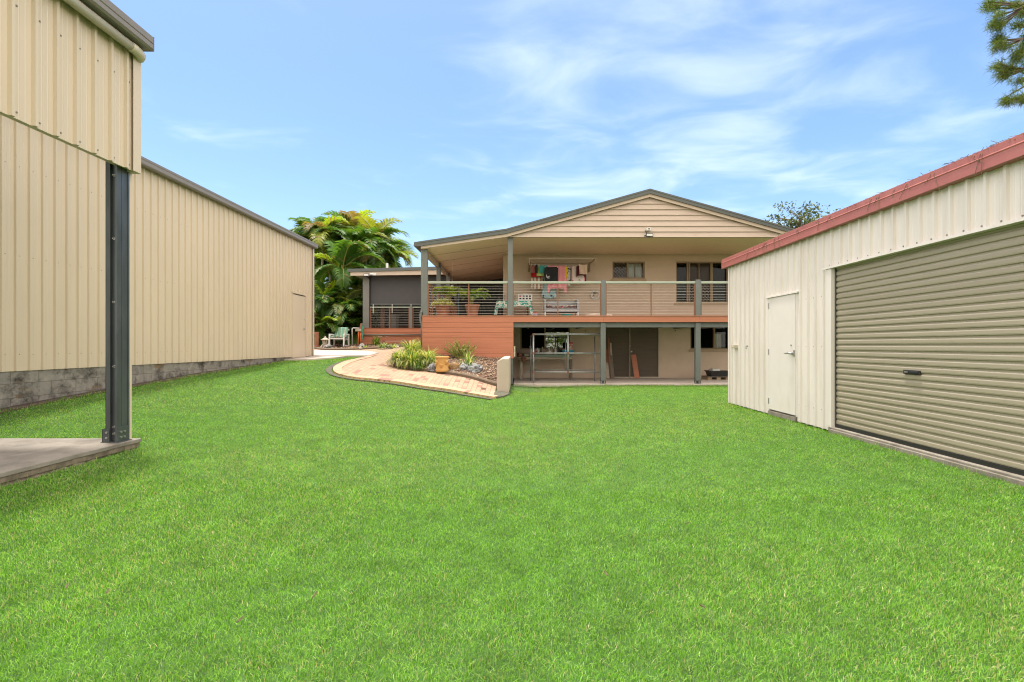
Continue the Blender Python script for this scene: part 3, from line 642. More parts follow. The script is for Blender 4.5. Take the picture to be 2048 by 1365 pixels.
# a few fallen leaves on the lawn
lv = None
for i, (px, py) in enumerate([(1404,1225),(630,1202),(135,1187),(215,1197),(1212,1160),(1375,1055),(480,1255),(1040,905),(1585,905),(700,850)]):
    p = hit(px, py, y0=1.2); p.z += .022
    if lv is None:
        mb = MB(); mb.grid(lambda u, v: ((u-.5)*.034, (v-.5)*.012*math.sin(math.pi*min(.98,u+.02)), .004*math.cos(v*6)+.010*u*u), 6, 3); lv = mb.build('fallen_leaf', ['litter'], solid=.001); o = lv
    else: o = lv.copy(); COL.objects.link(o)
    o.location = p; o.rotation_euler = (random.uniform(-.3,.3), random.uniform(-.3,.3), random.uniform(0,6.3))
    tag(o, 'small dry brown leaf lying on the green lawn', 'leaf', 'fallen leaves on the lawn')
# --------------------------------------------------------------- ribbed sheeting
def ribs(a0, a1, pitch=.19, phase=0, rw=.0215, top=.018, h=.029):
    """(distance, height) of a ribbed wall sheet between a0 and a1"""
    out = [(a0, None)]; k = math.floor((a0-phase)/pitch)-1
    while phase+k*pitch < a1+pitch:
        c = phase+k*pitch
        for d, hh in ((-rw, 0), (-top/2-.004, h), (top/2+.004, h), (rw, 0), (pitch*.36-.006, 0), (pitch*.36, .0022), (pitch*.36+.006, 0), (pitch*.64-.006, 0), (pitch*.64, .0022), (pitch*.64+.006, 0)): out.append((c+d, hh))
        k += 1
    out = sorted([q for q in out if q[1] is not None and a0 < q[0] < a1])
    return [(a0, out[0][1] if out else 0)] + out + [(a1, out[-1][1] if out else 0)]
def sheet(mb, X, sgn, y0, y1, z0, z1, m=0, nz=1, **k):
    pr = ribs(y0, y1, **k); n = len(pr)-1
    mb.grid(lambda u, v: (X+sgn*pr[round(u*n)][1], pr[round(u*n)][0], z0+(z1-z0)*v), n, nz, m)
def screws(mb, X, sgn, y0, y1, z, m, pitch=.19, phase=0, h=0.0, r=.0075, every=1, off=.055):
    k = math.ceil((y0-phase)/pitch)
    while phase+k*pitch+off < y1:
        y = phase+k*pitch+off
        if y > y0 and k % every == 0: mb.tube([(X+sgn*(h-.001), y, z), (X+sgn*(h+.006), y, z)], r, 6, m)
        k += 1
# ======================= big shed on the left
root = empty('metal_shed', (-7, 12, T(-7,12)), 'long beige ribbed metal shed on a grey block base, tall wall facing the lawn', 'shed')
XW0 = -7.0; ZS = .89; ZE = 4.60
mb = MB()
for (a, b, c, d) in ((2.0, 14.9, ZS, ZE), (14.9, 15.79, 2.87, ZE), (15.79, 16.42, ZS, ZE)): sheet(mb, XW0, 1, a, b, c, d, phase=.07)
screws(mb, XW0, 1, 2, 16.3, 3.75, 1, h=0, phase=.07, every=1, r=.005); screws(mb, XW0, 1, 2, 14.8, 2.5, 1, phase=.07, r=.005); screws(mb, XW0, 1, 2, 14.8, 1.12, 1, phase=.07, r=.005)
mb.build('wall', ['siding', 'siding_screw'], root, fix=False)
mb = MB(); mb.box(-15, XW0-.03, 16.32, 16.40, .7, ZE-.02); mb.box(-15, -14.9, 2, 16.3, .4, ZE-.02); mb.box(-15, XW0-.03, 1.9, 2.0, 0, ZE-.02); mb.build('back_wall', ['siding'], root)
mb = MB(); mb.box(XW0-.04, XW0+.035, 16.40, 16.45, .84, ZE, 0); mb.box(XW0+.03, XW0+.036, 16.33, 16.45, .84, ZE, 0); mb.build('corner_flashing', ['siding'], root)
mb = MB(); mb.box(XW0-.30, XW0-.015, 2.0, 14.9, -.2, ZS+.01, 0); mb.build('block_base', ['block'], root)
mb = MB(); mb.prism([(XW0+.04, ZE+.03),(XW0-4, ZE+.75),(-15, ZE+.03),(-15, ZE-.05),(XW0-4, ZE+.66),(XW0+.04, ZE-.05)], 1.9, 16.5, 'y'); mb.build('roof', ['grey_gutter'], root)
mb = MB()   # quad gutter profile, run along the eave
gp = [(XW0+.032,ZE-.02),(XW0+.045,ZE-.06),(XW0+.13,ZE-.06),(XW0+.15,ZE-.035),(XW0+.15,ZE+.03),(XW0+.143,ZE+.035),(XW0+.15,ZE+.045),(XW0+.15,ZE+.085),(XW0+.135,ZE+.085),(XW0+.125,ZE+.03),(XW0+.06,ZE+.0),(XW0+.045,ZE+.09),(XW0+.032,ZE+.09)]
mb.prism(gp, 1.9, 16.5, 'y'); mb.build('gutter', ['grey_gutter'], root)
d = MB().box(XW0-.01, XW0+.028, 14.94, 15.75, .86, 2.83).build('door', ['siding'], root, bevel=.004)
mb = MB(); mb.box(XW0+.0, XW0+.05, 14.86, 15.82, 2.86, 2.90); mb.box(XW0, XW0+.034, 14.88, 14.925, .86, 2.86); mb.box(XW0, XW0+.034, 15.765, 15.80, .86, 2.86); mb.build('door_frame', ['siding'], root)
mb = MB(); mb.tube([(XW0+.028, 15.66, 1.78),(XW0+.075, 15.66, 1.78)], .022, 10); mb.tube([(XW0+.07, 15.66, 1.78),(XW0+.075, 15.55, 1.775)], .010, 8); mb.build('handle', ['bolt'], d); MB().tube([(XW0+.028,15.68,2.08),(XW0+.036,15.68,2.08)], .018, 8).build('lock', ['bolt'], d)
# ======================= carport in front of it
XC = -4.10
root = empty('carport', (XC, 4, .241), 'tall beige carport in the near left with ribbed hanging panel and round cream pipe', 'carport')
mb = MB(); sheet(mb, XC, 1, 1.5, 5.14, PZ(348,5.21), 4.36, phase=.095, nz=1)
screws(mb, XC, 1, 1.5, 5.1, 3.15, 1, phase=.095, r=.008, off=.05); screws(mb, XC, 1, 1.5, 5.1, 4.02, 1, phase=.095, r=.008, off=.05)
mb.build('wall_panel', ['siding', 'siding_screw'], root, fix=False)
mb = MB(); mb.box(XC-.10, XC+.033, 5.14, 5.205, PZ(348,5.21)-.005, 4.36); mb.box(XC+.030, XC+.034, 5.10, 5.205, PZ(348,5.21)-.005, 4.36); mb.box(XC-.10, XC-.02, 1.5, 5.14, PZ(348,5.21)+.02, PZ(348,5.21)+.05); mb.build('corner_flashing', ['siding'], root, bevel=.003)
mb = MB(); mb.prism([(XC+.05, 4.60),(XC-3.6, 4.98),(XC-3.6, 4.90),(XC+.05, 4.40)], 1.0, 5.20, 'y'); mb.build('roof', ['grey_gutter'], root)
mb = MB(); gx = XC+.05; gz = 4.39
gp = [(gx,gz+.01),(gx,gz),(gx+.13,gz),(gx+.15,gz+.02),(gx+.15,gz+.065),(gx+.142,gz+.072),(gx+.15,gz+.08),(gx+.15,gz+.145),(gx+.13,gz+.145),(gx+.128,gz+.02),(gx+.012,gz+.02),(gx+.012,gz+.15),(gx,gz+.15)]
mb.prism(gp, 1.0, 5.16, 'y'); mb.box(gx-.002, gx+.153, 5.16, 5.168, gz-.003, gz+.152); mb.build('gutter', ['grey_gutter'], root)
mb = MB(); pxx = XC+.095; pz = 4.335
mb.tube([(pxx, 1.0, pz),(pxx, 5.03, pz)], .045, 16); 
mb.tube([(pxx, 4.98, pz),(pxx, 5.03, pz),(pxx-.004, 5.09, pz-.004),(pxx-.02, 5.14, pz-.006),(pxx-.055, 5.172, pz-.008),(pxx-.10, 5.19, pz-.01),(pxx-.22, 5.20, pz-.012)], .050, 16)
mb.build('drain_pipe', ['pipe_cream'], root, smooth=True)
# galvanised channel post with bolts and base brackets
px0, px1 = PX(211,5.02), PX(235,5.02); yA, yB = 5.02, 5.165; zb, zt = .241, 4.2
mb = MB()
t = .004
mb.box(px0, px0+.046, yA, yA+t, zb, zt, 1)                    # front flange strip
mb.box(px0, px0+t, yA, yB, zb, zt, 1)
mb.box(px0+.042, px0+.046, yA+t, yA+.02, zb, zt, 1)
mb.box(px0+.02, px1-t, yA+.03, yA+.034, zb, zt, 1)            # recessed web
mb.box(px1-t, px1, yA-.004, yB, zb, zt, 0)                    # side flange
mb.box(px1, px1+.008, yB-.02, yB, zb, zt, 0); mb.box(px1-.02, px1-t, yA-.004, yA, zb, zt, 0)
mb.box(px1, px1+.003, yA+.05, yA+.058, zb, zt, 0)
po = mb.build('post', ['galv', 'galv_dark'], root)
mb = MB()
for z in (3.02, 2.36, 1.70, 1.03, .40, .33): mb.tube([(px0+.075, yA+.03, z),(px0+.075, yA-.002, z)], .006, 6); mb.tube([(px0+.075, yA+.03, z),(px0+.075, yA+.018, z)], .013, 6)
for z in (.29,.345):
    for y in (yA+.03, yA+.075): mb.tube([(px1+.006, y, z),(px1+.02, y, z)], .012, 6)
    mb.tube([(px0+.022, yA-.004, z),(px0+.022, yA-.02, z)], .012, 6)
mb.build_each('bolt', ['bolt'], po)
mb = MB(); mb.box(px0-.03, px0+.045, yA-.008, yA-.003, zb, .38); mb.box(px0-.03, px0-.025, yA-.008, yA+.10, zb, .38); mb.box(px1+.001, px1+.007, yA-.01, yB-.02, zb, .40); mb.box(px0-.035, px1+.03, yA-.02, yB, zb, zb+.006); mb.build('base_bracket', ['galv'], po)
mb = MB(); mb.box(PX(252,5.2), PX(263.5,5.2), 5.17, 5.20, .243, 3.2); mb.build('post_trim', ['siding'], root)
# ======================= garage on the right
XG = 4.47; ZG0 = .03; ZG1 = 2.92
root = empty('garage', (XG, 7, .04), 'cream ribbed metal garage on the right with red fascia and olive roller door', 'garage')
mb = MB(); yd0, yd1 = 7.765, 8.645; yr0, yr1 = 3.95, 6.88; zh = 2.345
ph = .055
for a, b, c, d in ((yd1, 10.24, ZG0, ZG1), (yd0, yd1, 2.10, ZG1), (6.98, yd0, ZG0, ZG1), (yr0-.1, 6.98, zh+.02, ZG1), (1.2, yr0-.1, ZG0, ZG1)): sheet(mb, XG, -1, a, b, c, d, phase=ph)
for z in (1.97, 1.23, .32): screws(mb, XG, -1, yd1+.05, 10.2, z, 1, phase=ph, h=.0, r=.009)
for z in (1.97, 1.23, .30): screws(mb, XG, -1, 7.0, yd0-.03, z, 1, phase=ph, r=.009)
screws(mb, XG, -1, yd0, yd1, 2.17, 1, phase=ph, r=.009); screws(mb, XG, -1, 3.5, 6.95, 2.40, 1, phase=ph, r=.009)
mb.build('wall', ['cream', 'siding_screw'], root, fix=False)
mb = MB(); mb.box(XG-.03, XG+.05, 10.235, 10.275, ZG0, ZG1); mb.box(XG+.05, 10.5, 10.20, 10.235, ZG0, ZG1); mb.box(10.4, 10.5, 1.2, 10.20, ZG0, ZG1); mb.box(XG-.03, 10.4, 1.16, 1.2, ZG0, ZG1); mb.build('corner_flashing', ['cream'], root)
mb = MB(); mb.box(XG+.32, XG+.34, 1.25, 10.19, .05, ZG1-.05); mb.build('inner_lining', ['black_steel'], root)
mb = MB(); fz0, fz1 = PZ(538,10.42), PZ(520,10.42); fx = XG-.10
fp = [(fx, fz0),(fx+.10, fz0),(fx+.10, fz0+.02),(fx+.012, fz0+.02),(fx+.012, fz1-.005),(fx+.02, fz1),(fx, fz1),(fx, fz0+.125),(fx-.006, fz0+.118),(fx-.006, fz0+.112),(fx, fz0+.105)]
mb.prism(fp, 1.1, 10.42, 'y'); mb.box(fx-.008, XG+.15, 10.42, 10.428, fz0-.004, fz1+.002); mb.build('fascia', ['red'], root, bevel=.002)
mb = MB(); mb.prism([(fx+.03, fz1-.05),(XG+3, fz1+.30),(10.6, fz1-.4),(10.6, fz1-.48),(XG+3, fz1+.2),(fx+.03, fz1-.09)], 1.1, 10.42, 'y'); mb.build('roof', ['red_roof'], root)
d = MB().box(XG-.018, XG+.02, 7.80, 8.61, .115, 2.085).build('door', ['cream_door'], root, bevel=.005)
mb = MB(); mb.box(XG-.035, XG+.02, yd0-.05, yd1+.05, 2.09, 2.10+.012); mb.box(XG-.012, XG+.02, yd0, 7.792, .10, 2.09); mb.box(XG-.012, XG+.02, 8.618, yd1, .10, 2.09); mb.build('door_frame', ['cream_door'], root)
mb = MB(); mb.tube([(XG-.018, 7.87, 1.12),(XG-.05, 7.87, 1.12),(XG-.075, 7.875, 1.12),(XG-.082, 7.93, 1.12),(XG-.075, 8.0, 1.115)], [.024,.022,.016,.011,.009], 10); mb.build('handle', ['bolt'], d); MB().box(XG-.03, XG-.0185, 7.80, 7.83, 1.07, 1.17).build('strike_plate', ['bolt'], d); MB().tube([(XG-.018, 7.905, 1.25),(XG-.027, 7.905, 1.25)], .014, 8).build('lock', ['bolt'], d)
for z in (1.95, 1.13, .26): MB().tube([(XG-.024, 8.615, z-.05),(XG-.024, 8.615, z+.05)], .010, 8).build('hinge', ['bolt'], d)
mb = MB(); mb.box(XG+.02, XG+.2, yd0-.02, yd1+.02, .02, .10); mb.box(XG-.03, XG+.02, yd0+.02, yd1-.02, .02, .09); mb.build('door_step', ['concrete'], root)
# roller door: curved ribs
zr = []; z = .125
while z < 2.37:
    for dz, o_ in ((0,.0),(.004,.002),(.009,.015),(.014,.0155),(.020,.017),(.050,.0165),(.056,.015),(.0605,.011),(.064,.002),(.069,0),(.077,0)): zr.append((z+dz, o_))
    z += .081
XRD = XG+.055
mb = MB(); mb.grid(lambda u, v: (XRD-zr[round(v*(len(zr)-1))][1], yr0+(yr1-yr0)*u, zr[round(v*(len(zr)-1))][0]), 1, len(zr)-1)
rd = mb.build('roller_door', ['roller'], root, fix=False)
MB().box(XRD-.03, XRD+.02, yr0, yr1, .085, .128).build('bottom_rail', ['black_steel'], rd)
hy = 5.54; hz = PZ(745, 5.54)
mb = MB(); mb.box(XRD-.035, XRD-.012, hy-.115, hy+.115, hz-.024, hz+.024); hd = mb.build('handle', ['black'], rd, bevel=.005); MB().box(XRD-.046, XRD-.0352, hy-.10, hy+.01, hz-.014, hz+.014).build('grip', ['black'], hd, bevel=.004)
mb = MB(); mb.box(XRD-.0475, XRD-.046, hy+.035, hy+.085, hz-.006, hz+.006); mb.box(XRD-.037, XRD-.035, hy+.045, hy+.1, hz-.008, hz+.008); mb.build('lock', ['bolt'], hd)
mb = MB(); mb.box(XG-.03, XG+.10, yr1, 6.985, .03, zh+.02, 0); mb.box(XG-.032, XG-.028, 6.90, 6.96, .1, zh, 0); mb.box(XG+.02, XG+.05, yr1-.012, yr1, .1, zh, 1); mb.box(XG-.03, XG+.10, yr0-.105, yr0, .03, zh+.02, 0); mb.build_each('door_jamb', ['cream', 'galv_dark'], root, bevel=.003)
mb = MB(); mb.box(XG-.045, XG+.09, yr0-.15, 7.03, zh, zh+.018); mb.box(XG-.045, XG-.04, yr0-.15, 7.03, zh+.018, zh+.03); mb.build('door_head', ['cream'], root)
mb = MB(); mb.box(XG-.03, XG+.32, yr0-.1, 6.95, -.1, .085); mb.box(XG-.05, XG-.03, yr0-.1, 6.92, -.1, .06); mb.build('door_sill', ['concrete'], root, bevel=.008)
mb = MB(); a, b = PX(1468,1)*0, 0
y = F*XG/(1473-CX); mb.box(XG-.085, XG-.0, y-.07, y+.07, PZ(697,y), PZ(690,y)); mb.tube([(XG-.085, y-.02, PZ(694,y)),(XG-.10, y-.02, PZ(694,y))], .02, 8); mb.build('power_point', ['pipe_cream'], root, bevel=.006)
y = F*XG/(1498.5-CX); mb = MB(); mb.tube([(XG-.0, y, PZ(693.5,y)),(XG-.06, y, PZ(693.5,y)),(XG-.065, y, PZ(696,y)),(XG-.055, y, PZ(698,y))], .011, 6); mb.tube([(XG-.04,y,PZ(692.8,y)),(XG-.04,y,PZ(691.5,y))], .02, 8); mb.build('tap', ['bolt'], root)
# dead pine needles heaped in the gutter and over the fascia
g = random.Random(8); mb = MB()
def needle_bunch(mb, y, n, up):
    for _ in range(n):
        p = Vector((fx+.03+g.random()*.10, y+g.uniform(-.12,.12), fz1+g.random()*up-.01)); d = Vector((g.uniform(-.5,.4), g.uniform(-1,1), g.uniform(-.15,.05))).normalized()*g.uniform(.05,.12)
        mb.tube([p, p+d], .0028, 3, cap=False)
for i in range(130):
    y = g.uniform(3.2, 10.35); k = .4+.6*abs(math.sin(y*1.7)*math.sin(y*.9+1)); needle_bunch(mb, y, int(10*k)+2, .03*k+.004)
for i in range(26):
    y = g.uniform(4.5, 9.5); p = Vector((fx-.004, y, fz1-.0)); mb.tube([p+Vector((.02,0,.01)), p+Vector((-.006,g.uniform(-.04,.04),-.05)), p+Vector((-.008,g.uniform(-.1,.1),-g.uniform(.08,.26)))], .0025, 3, cap=False)
tag(mb.build('pine_litter', ['litter'], fix=False), 'dead brown pine needles caught along the red garage fascia', 'litter', kind='stuff')
# ======================= house
YF, YW = 15.2, 17.9
def XF(p): return PX(p, YF)
def ZF(p): return PZ(p, YF)
def XB(p): return PX(p, YW)
def ZB(p): return PZ(p, YW)
DZ = ZF(632)                       # deck level
house = empty('house', (3, YF, .045), 'two storey tan rendered house with timber deck, dark gable roof and deep verandah', 'house')
ZC = ZF(476.5)                     # ceiling level
def holes_wall(mb, x0, x1, z0, z1, holes, y0, y1, m=0):
    X = sorted({x0, x1, *[h[0] for h in holes], *[h[1] for h in holes]}); Z = sorted({z0, z1, *[h[2] for h in holes], *[h[3] for h in holes]})
    for a, b in zip(X, X[1:]):
        run = None
        for c, d in zip(Z, Z[1:]):
            inside = any(h[0] <= (a+b)/2 <= h[1] and h[2] <= (c+d)/2 <= h[3] for h in holes)
            if inside:
                if run: mb.box(a, b, y0, y1, run[0], run[1], m); run = None
            else: run = (run[0], d) if run else (c, d)
        if run: mb.box(a, b, y0, y1, run[0], run[1], m)
W1 = (XB(1225), XB(1289.5), ZB(557.5), ZB(523.5))     # small upper window
W2 = (XB(1352), XB(1457), ZB(606), ZB(523.5))         # upper sliding door
W3 = (XB(1040.5), XB(1140.5), ZB(699.5), ZB(653))     # workshop window
D1 = (XB(1209), XB(1318.5), .05, ZB(651.5))           # lower double doors
W4 = (XB(1380.7), XB(1460), ZB(699), ZB(652))         # lower right window
mb = MB(); holes_wall(mb, XB(1006.5), 9.2, .03, ZC+.02, [W1, W2, W3, D1, W4], YW, YW+.18)
mb.box(XB(1006.5), XB(1006.5)+.18, YW+.18, 26, .03, 4.4); mb.box(9.02, 9.2, YW+.18, 26, .03, ZC); mb.box(XB(1006.5)+.18, 9.02, 25.9, 26, .03, ZC)
mb.build('wall', ['render'], house)
# dark rooms behind the openings
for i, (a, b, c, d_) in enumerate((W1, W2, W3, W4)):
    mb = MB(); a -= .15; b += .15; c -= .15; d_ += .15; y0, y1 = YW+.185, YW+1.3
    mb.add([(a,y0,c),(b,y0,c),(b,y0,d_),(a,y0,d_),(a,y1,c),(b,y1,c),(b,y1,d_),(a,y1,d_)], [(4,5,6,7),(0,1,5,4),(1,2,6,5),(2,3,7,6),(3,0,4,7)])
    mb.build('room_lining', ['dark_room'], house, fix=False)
def window(op, mulls, panes, fm='frame', fw=.05, y=YW+.05, name='window', sill=True, rail=None):
    x0, x1, z0, z1 = op; mb = MB()
    mb.box(x0, x0+fw, y, y+.09, z0, z1); mb.box(x1-fw, x1, y, y+.09, z0, z1); mb.box(x0+fw, x1-fw, y, y+.09, z1-fw, z1); mb.box(x0+fw, x1-fw, y, y+.09, z0, z0+fw)
    for m_ in mulls: mb.box(m_-.03, m_+.03, y-.012, y+.08, z0+fw, z1-fw)
    wn = mb.build(name, [fm], house, bevel=.003)
    e = [x0+fw]+[q for m_ in mulls for q in (m_-.03, m_+.03)]+[x1-fw]
    for i, gm in enumerate(panes):
        if gm: MB().box(e[2*i], e[2*i+1], y+.04, y+.046, z0+fw, z1-fw).build('pane', [gm], wn)
    if sill:
        mb = MB(); mb.box(x0-.06, x1+.06, YW-.035, YW-.001, z0-.10, z0-.005); mb.build('sill', ['mortar'], wn, bevel=.004)
    return wn
def mesh_screen(par, x0, x1, z0, z1, y, pitch=.124, r=.006):
    mb = MB(); w_ = x1-x0; h_ = z1-z0
    k = -int(h_/pitch)-2
    while k*pitch < w_:
        for s_ in (1, -1):
            # clip the diagonal to the opening
            t0, t1 = max(0, -k*pitch), min(h_, w_-k*pitch)
            if t1-t0 > .02:
                xa, xb = k*pitch+t0, k*pitch+t1
                if s_ > 0: p, q = (x0+xa, y, z0+t0), (x0+xb, y, z0+t1)
                else: p, q = (x1-xa, y, z0+t0), (x1-xb, y, z0+t1)
                mb.beam(p, q, .006, r*2, up=(0,1,0))
        k += 1
    return mb.build('security_screen', ['frame'], par)
wn = window(W1, [XB(1255.5)], ['glass', 'glass']); mesh_screen(wn, W1[0]+.06, XB(1254), W1[2]+.06, W1[3]-.06, YW+.035)
mb = MB(); mb.grid(lambda u, v: (XB(1257.5)+(XB(1285)-XB(1257.5))*u, YW+.16+.012*math.sin(u*60), W1[2]+.05+(W1[3]-W1[2]-.1)*v), 60, 1); mb.build('curtain', ['curtain'], wn)
mb = MB(); mb.box(XB(1270.4), XB(1271.6), YW+.045, YW+.085, W1[2]+.05, W1[3]-.05); mb.build('sash', ['frame'], wn)
wn = window(W2, [XB(1376), XB(1425)], ['mirror_glass', 'mirror_glass', 'mirror_glass'], name='sliding_door')
mb = MB(); xa, xb = XB(1378), XB(1423.3); mb.box(xa, xa+.04, YW+.02, YW+.04, W2[2]+.05, W2[3]-.05); mb.box(xb-.04, xb, YW+.02, YW+.04, W2[2]+.05, W2[3]-.05); mb.box(XB(1398.5)-.012, XB(1398.5)+.012, YW+.02, YW+.04, W2[2]+.05, W2[3]-.05); mb.build('screen_frame', ['frame'], wn)
mesh_screen(wn, xa+.04, xb-.04, W2[2]+.06, W2[3]-.06, YW+.03)
window(W3, [XB(1090)], [None, 'tinted_glass'], sill=False)
wn = window(W4, [XB(1429.6)], [None, 'glass'], sill=True)
mb = MB(); mb.grid(lambda u, v: (XB(1431)+(XB(1446)-XB(1431))*u, YW+.15+.02*math.sin(u*26), W4[2]+.03+(W4[3]-W4[2]-.32)*v), 40, 1); mb.build('curtain', ['curtain'], wn)
# lower double doors of dark boards in pale frames
x0, x1, z0, z1 = D1; yd = YW+.02
for a, b, nm in ((x0+.04, XB(1258.2), 0), (XB(1260.6), x1-.03, 1)):
    mb = MB(); z = z0+.03; n = 8; hh = (z1-.03-z0-.03)/n
    for i in range(n): mb.box(a, b, yd+.015, yd+.045, z+i*hh+.003, z+(i+1)*hh-.003)
    mb.box(a, b, yd+.046, yd+.06, z0, z1)
    dd = mb.build('door', ['brown_door'], house)
    mb = MB()
    mb.box(a-.03, a, yd-.01, yd+.05, z0, z1); mb.box(b, b+.03, yd-.01, yd+.05, z0, z1); mb.box(a, b, yd-.01, yd+.05, z1-.03, z1); mb.box(a, b, yd-.01, yd+.05, z0, z0+.03); mb.build('door_frame', ['frame_pale'], dd)
    if nm:
        mb = MB(); kx, kz = XB(1262.7), ZB(703.5); mb.tube([(kx, yd+.015, kz),(kx, yd-.025, kz),(kx, yd-.035, kz),(kx, yd-.055, kz),(kx, yd-.065, kz)], [.012,.012,.028,.030,.016], 10); mb.build('handle', ['white_plastic'], dd); MB().box(XB(1259.6), XB(1260.6), yd-.03, yd-.0105, ZB(694), ZB(690)).build('lock', ['white_plastic'], dd)
# gable
ap = (XF(1296.5), ZF(382.0)); kn = (XF(1013), ZF(461)); ed = (XF(838), ZF(486.5))
half = ap[0]-kn[0]; kr = (ap[0]+half, kn[1]); er = (ap[0]+(ap[0]-ed[0]), ed[1])
RT = .15                                                  # depth of the dark roof edge
up = [ed, kn, ap, kr, er]
mb = MB(); mb.prism(up+[(x, z-RT) for x, z in reversed(up)], YF-.22, 26.3, 'y'); rf = mb.build('roof', ['roofmetal'], house)
mb = MB()                                                 # turned lip along the roof edge
for p, q in zip(up, up[1:]):
    mb.beam((p[0], YF-.225, p[1]-.045), (q[0], YF-.225, q[1]-.045), .012, .012); mb.beam((p[0], YF-.225, p[1]-RT+.006), (q[0], YF-.225, q[1]-RT+.006), .02, .016)
mb.build('roof_edge', ['roofmetal'], rf)
BT = .10
lo = [(x, z-RT) for x, z in up]; lo[0] = (XF(844), lo[0][1]+.035); lo[-1] = (er[0]-.1, lo[-1][1]+.035)
mb = MB(); mb.prism(lo+[(x, z-BT) for x, z in reversed(lo)], YF-.19, YF-.15, 'y'); mb.build('barge_board', ['barge'], house)
# cladding boards of the gable, each lapped over the one below
def roofx(z):
    t = (z-(kn[1]-RT-BT))/((ap[1]-RT-BT)-(kn[1]-RT-BT)); return kn[0]+(ap[0]-kn[0])*t
mb = MB(); bz = ZC; pitch = .1735; zt_ = ap[1]-RT-BT+.04
while bz < zt_-.02:
    b1_ = min(bz+pitch, zt_)
    za = max(bz, kn[1]-RT-BT); xl0, xl1 = roofx(bz)-.05, min(roofx(b1_)-.05, ap[0])
    poly = [(xl0, bz), (2*ap[0]-xl0, bz), (2*ap[0]-xl1, b1_), (xl1, b1_)]
    yb, yt = YF-.125, YF-.092
    vs = [(poly[0][0], yb, bz), (poly[1][0], yb, bz), (poly[2][0], yt, b1_), (poly[3][0], yt, b1_)] + [(x, YF-.06, z) for x, z in poly]
    mb.add(vs, [(0,1,2,3),(7,6,5,4),(0,4,5,1),(2,6,7,3),(1,5,6,2),(3,7,4,0)])
    bz += pitch
mb.build('gable_cladding', ['clad'], house)
# ceilings
mb = MB(); mb.box(XF(1016), er[0]-2.6, YF-.10, YW, ZC, ZC+.03); mb.build('ceiling', ['soffit'], house)
mb = MB(); mb.box(XB(1006.5), 9.1, YW-.045, YW-.002, ZC-.045, ZC-.001); mb.build('cornice', ['barge'], house)
s_ = (kn[1]-ed[1])/(kn[0]-ed[0]); xs0, xs1 = XF(846), XB(1006.5); WSL = s_
def wz(x): return kn[1]-RT-BT+.02+(x-kn[0])*WSL
mb = MB(); mb.prism([(xs0, wz(xs0)),(XF(1015), wz(XF(1015))),(XF(1015), wz(XF(1015))+.03),(xs0, wz(xs0)+.03)], YF-.148, 24.4, 'y'); sf = mb.build('soffit', ['soffit'], house)
mb = MB()
for k in range(1, 7):
    y = YF-.15+k*1.2; mb.prism([(xs0+.1, wz(xs0+.1)-.006),(xs1+.2, wz(xs1+.2)-.006),(xs1+.2, wz(xs1+.2)-.001),(xs0+.1, wz(xs0+.1)-.001)], y-.02, y+.02, 'y')
mb.build('soffit_batten', ['barge'], sf)
p = P(926, 506, 16.0); mb = MB(); mb.lathe([(0,-.012),(.05,-.012),(.055,0),(0,.0)], (p.x, 16.0, wz(p.x)-.004), 14); mb.build('downlight', ['white'], house)
mb = MB(); mb.box(XF(1015)+.0, XF(1015)+.02, YF-.10, YW, wz(XF(1015))-.01, ZC+.05); mb.build('soffit_beam', ['barge'], house)
mb = MB(); mb.box(XF(846), XF(846)+.09, YF+.05, 24.4, wz(xs0)-.14, wz(xs0)-.004); mb.build('side_beam', ['barge'], house)
mb = MB(); mb.prism([(XF(838)+.02, ed[1]-.0),(XF(838)-.11, ed[1]-.01),(XF(838)-.13, ed[1]-.13),(XF(838)-.0, ed[1]-.14)], YF-.2, 24.4, 'y'); mb.build('gutter', ['roofmetal'], house)
# dark end wall of the side verandah
mb = MB(); mb.box(XF(846)+.0, XB(1006.5), 24.1, 24.25, 1.5, 4.9); mb.build('end_wall', ['blind'], house)
mb = MB()
for k in range(16): mb.beam((XF(856), 24.06, DZ+.12+k*.085), (XB(1006), 24.06, DZ+.12+k*.085), .02, .03)
mb.box(-1.9,-1.82,24.02,24.1,DZ,DZ+1.6); mb.build('louvre_screen', ['black'], house)
# posts
def post(x0, x1, z0, z1, y=YF, d=.10, name='post', m='post'): return MB().box(x0, x1, y-.05, y+d-.05, z0, z1).build(name, [m], house, bevel=.006)
post(XF(846.4), XF(855.8), DZ+.005, wz(XF(851))-.005)
post(XF(1015.6), XF(1025.5), DZ+.005, ZC-.002)
post(XF(1202), XF(1211), DZ+.005, ZF(560.5)); post(XF(1390.2), XF(1401), DZ+.005, ZF(560))
for y in (17.7, 20.1, 22.5):
    MB().box(XF(846.4), XF(855.8), y-.06, y+.06, DZ+.005, wz(XF(851))-.005).build('post', ['post'], house, bevel=.006)
for a, b in ((1019.5, 1026), (1200.8, 1210.8), (1390, 1400.2)):
    q = MB().box(XF(a), XF(b), YF-.055, YF+.075, .14 if a > 1100 else .03, ZF(646)).build('lower_post', ['post'], house, bevel=.006)
    if a > 1100:
        mb = MB(); xa, xb = XF(a), XF(b)
        mb.box(xa-.006, xa-.001, YF-.04, YF+.06, .06, .24); mb.box(xb+.001, xb+.006, YF-.04, YF+.06, .06, .24); mb.box(xa-.006, xb+.006, YF-.05, YF+.07, .125, .135); mb.box(xa-.01, xb+.01, YF-.06, YF+.08, .045, .052); mb.box((xa+xb)/2-.03, (xa+xb)/2+.03, YF-.02, YF+.04, .052, .125); mb.build('post_shoe', ['galv'], q)
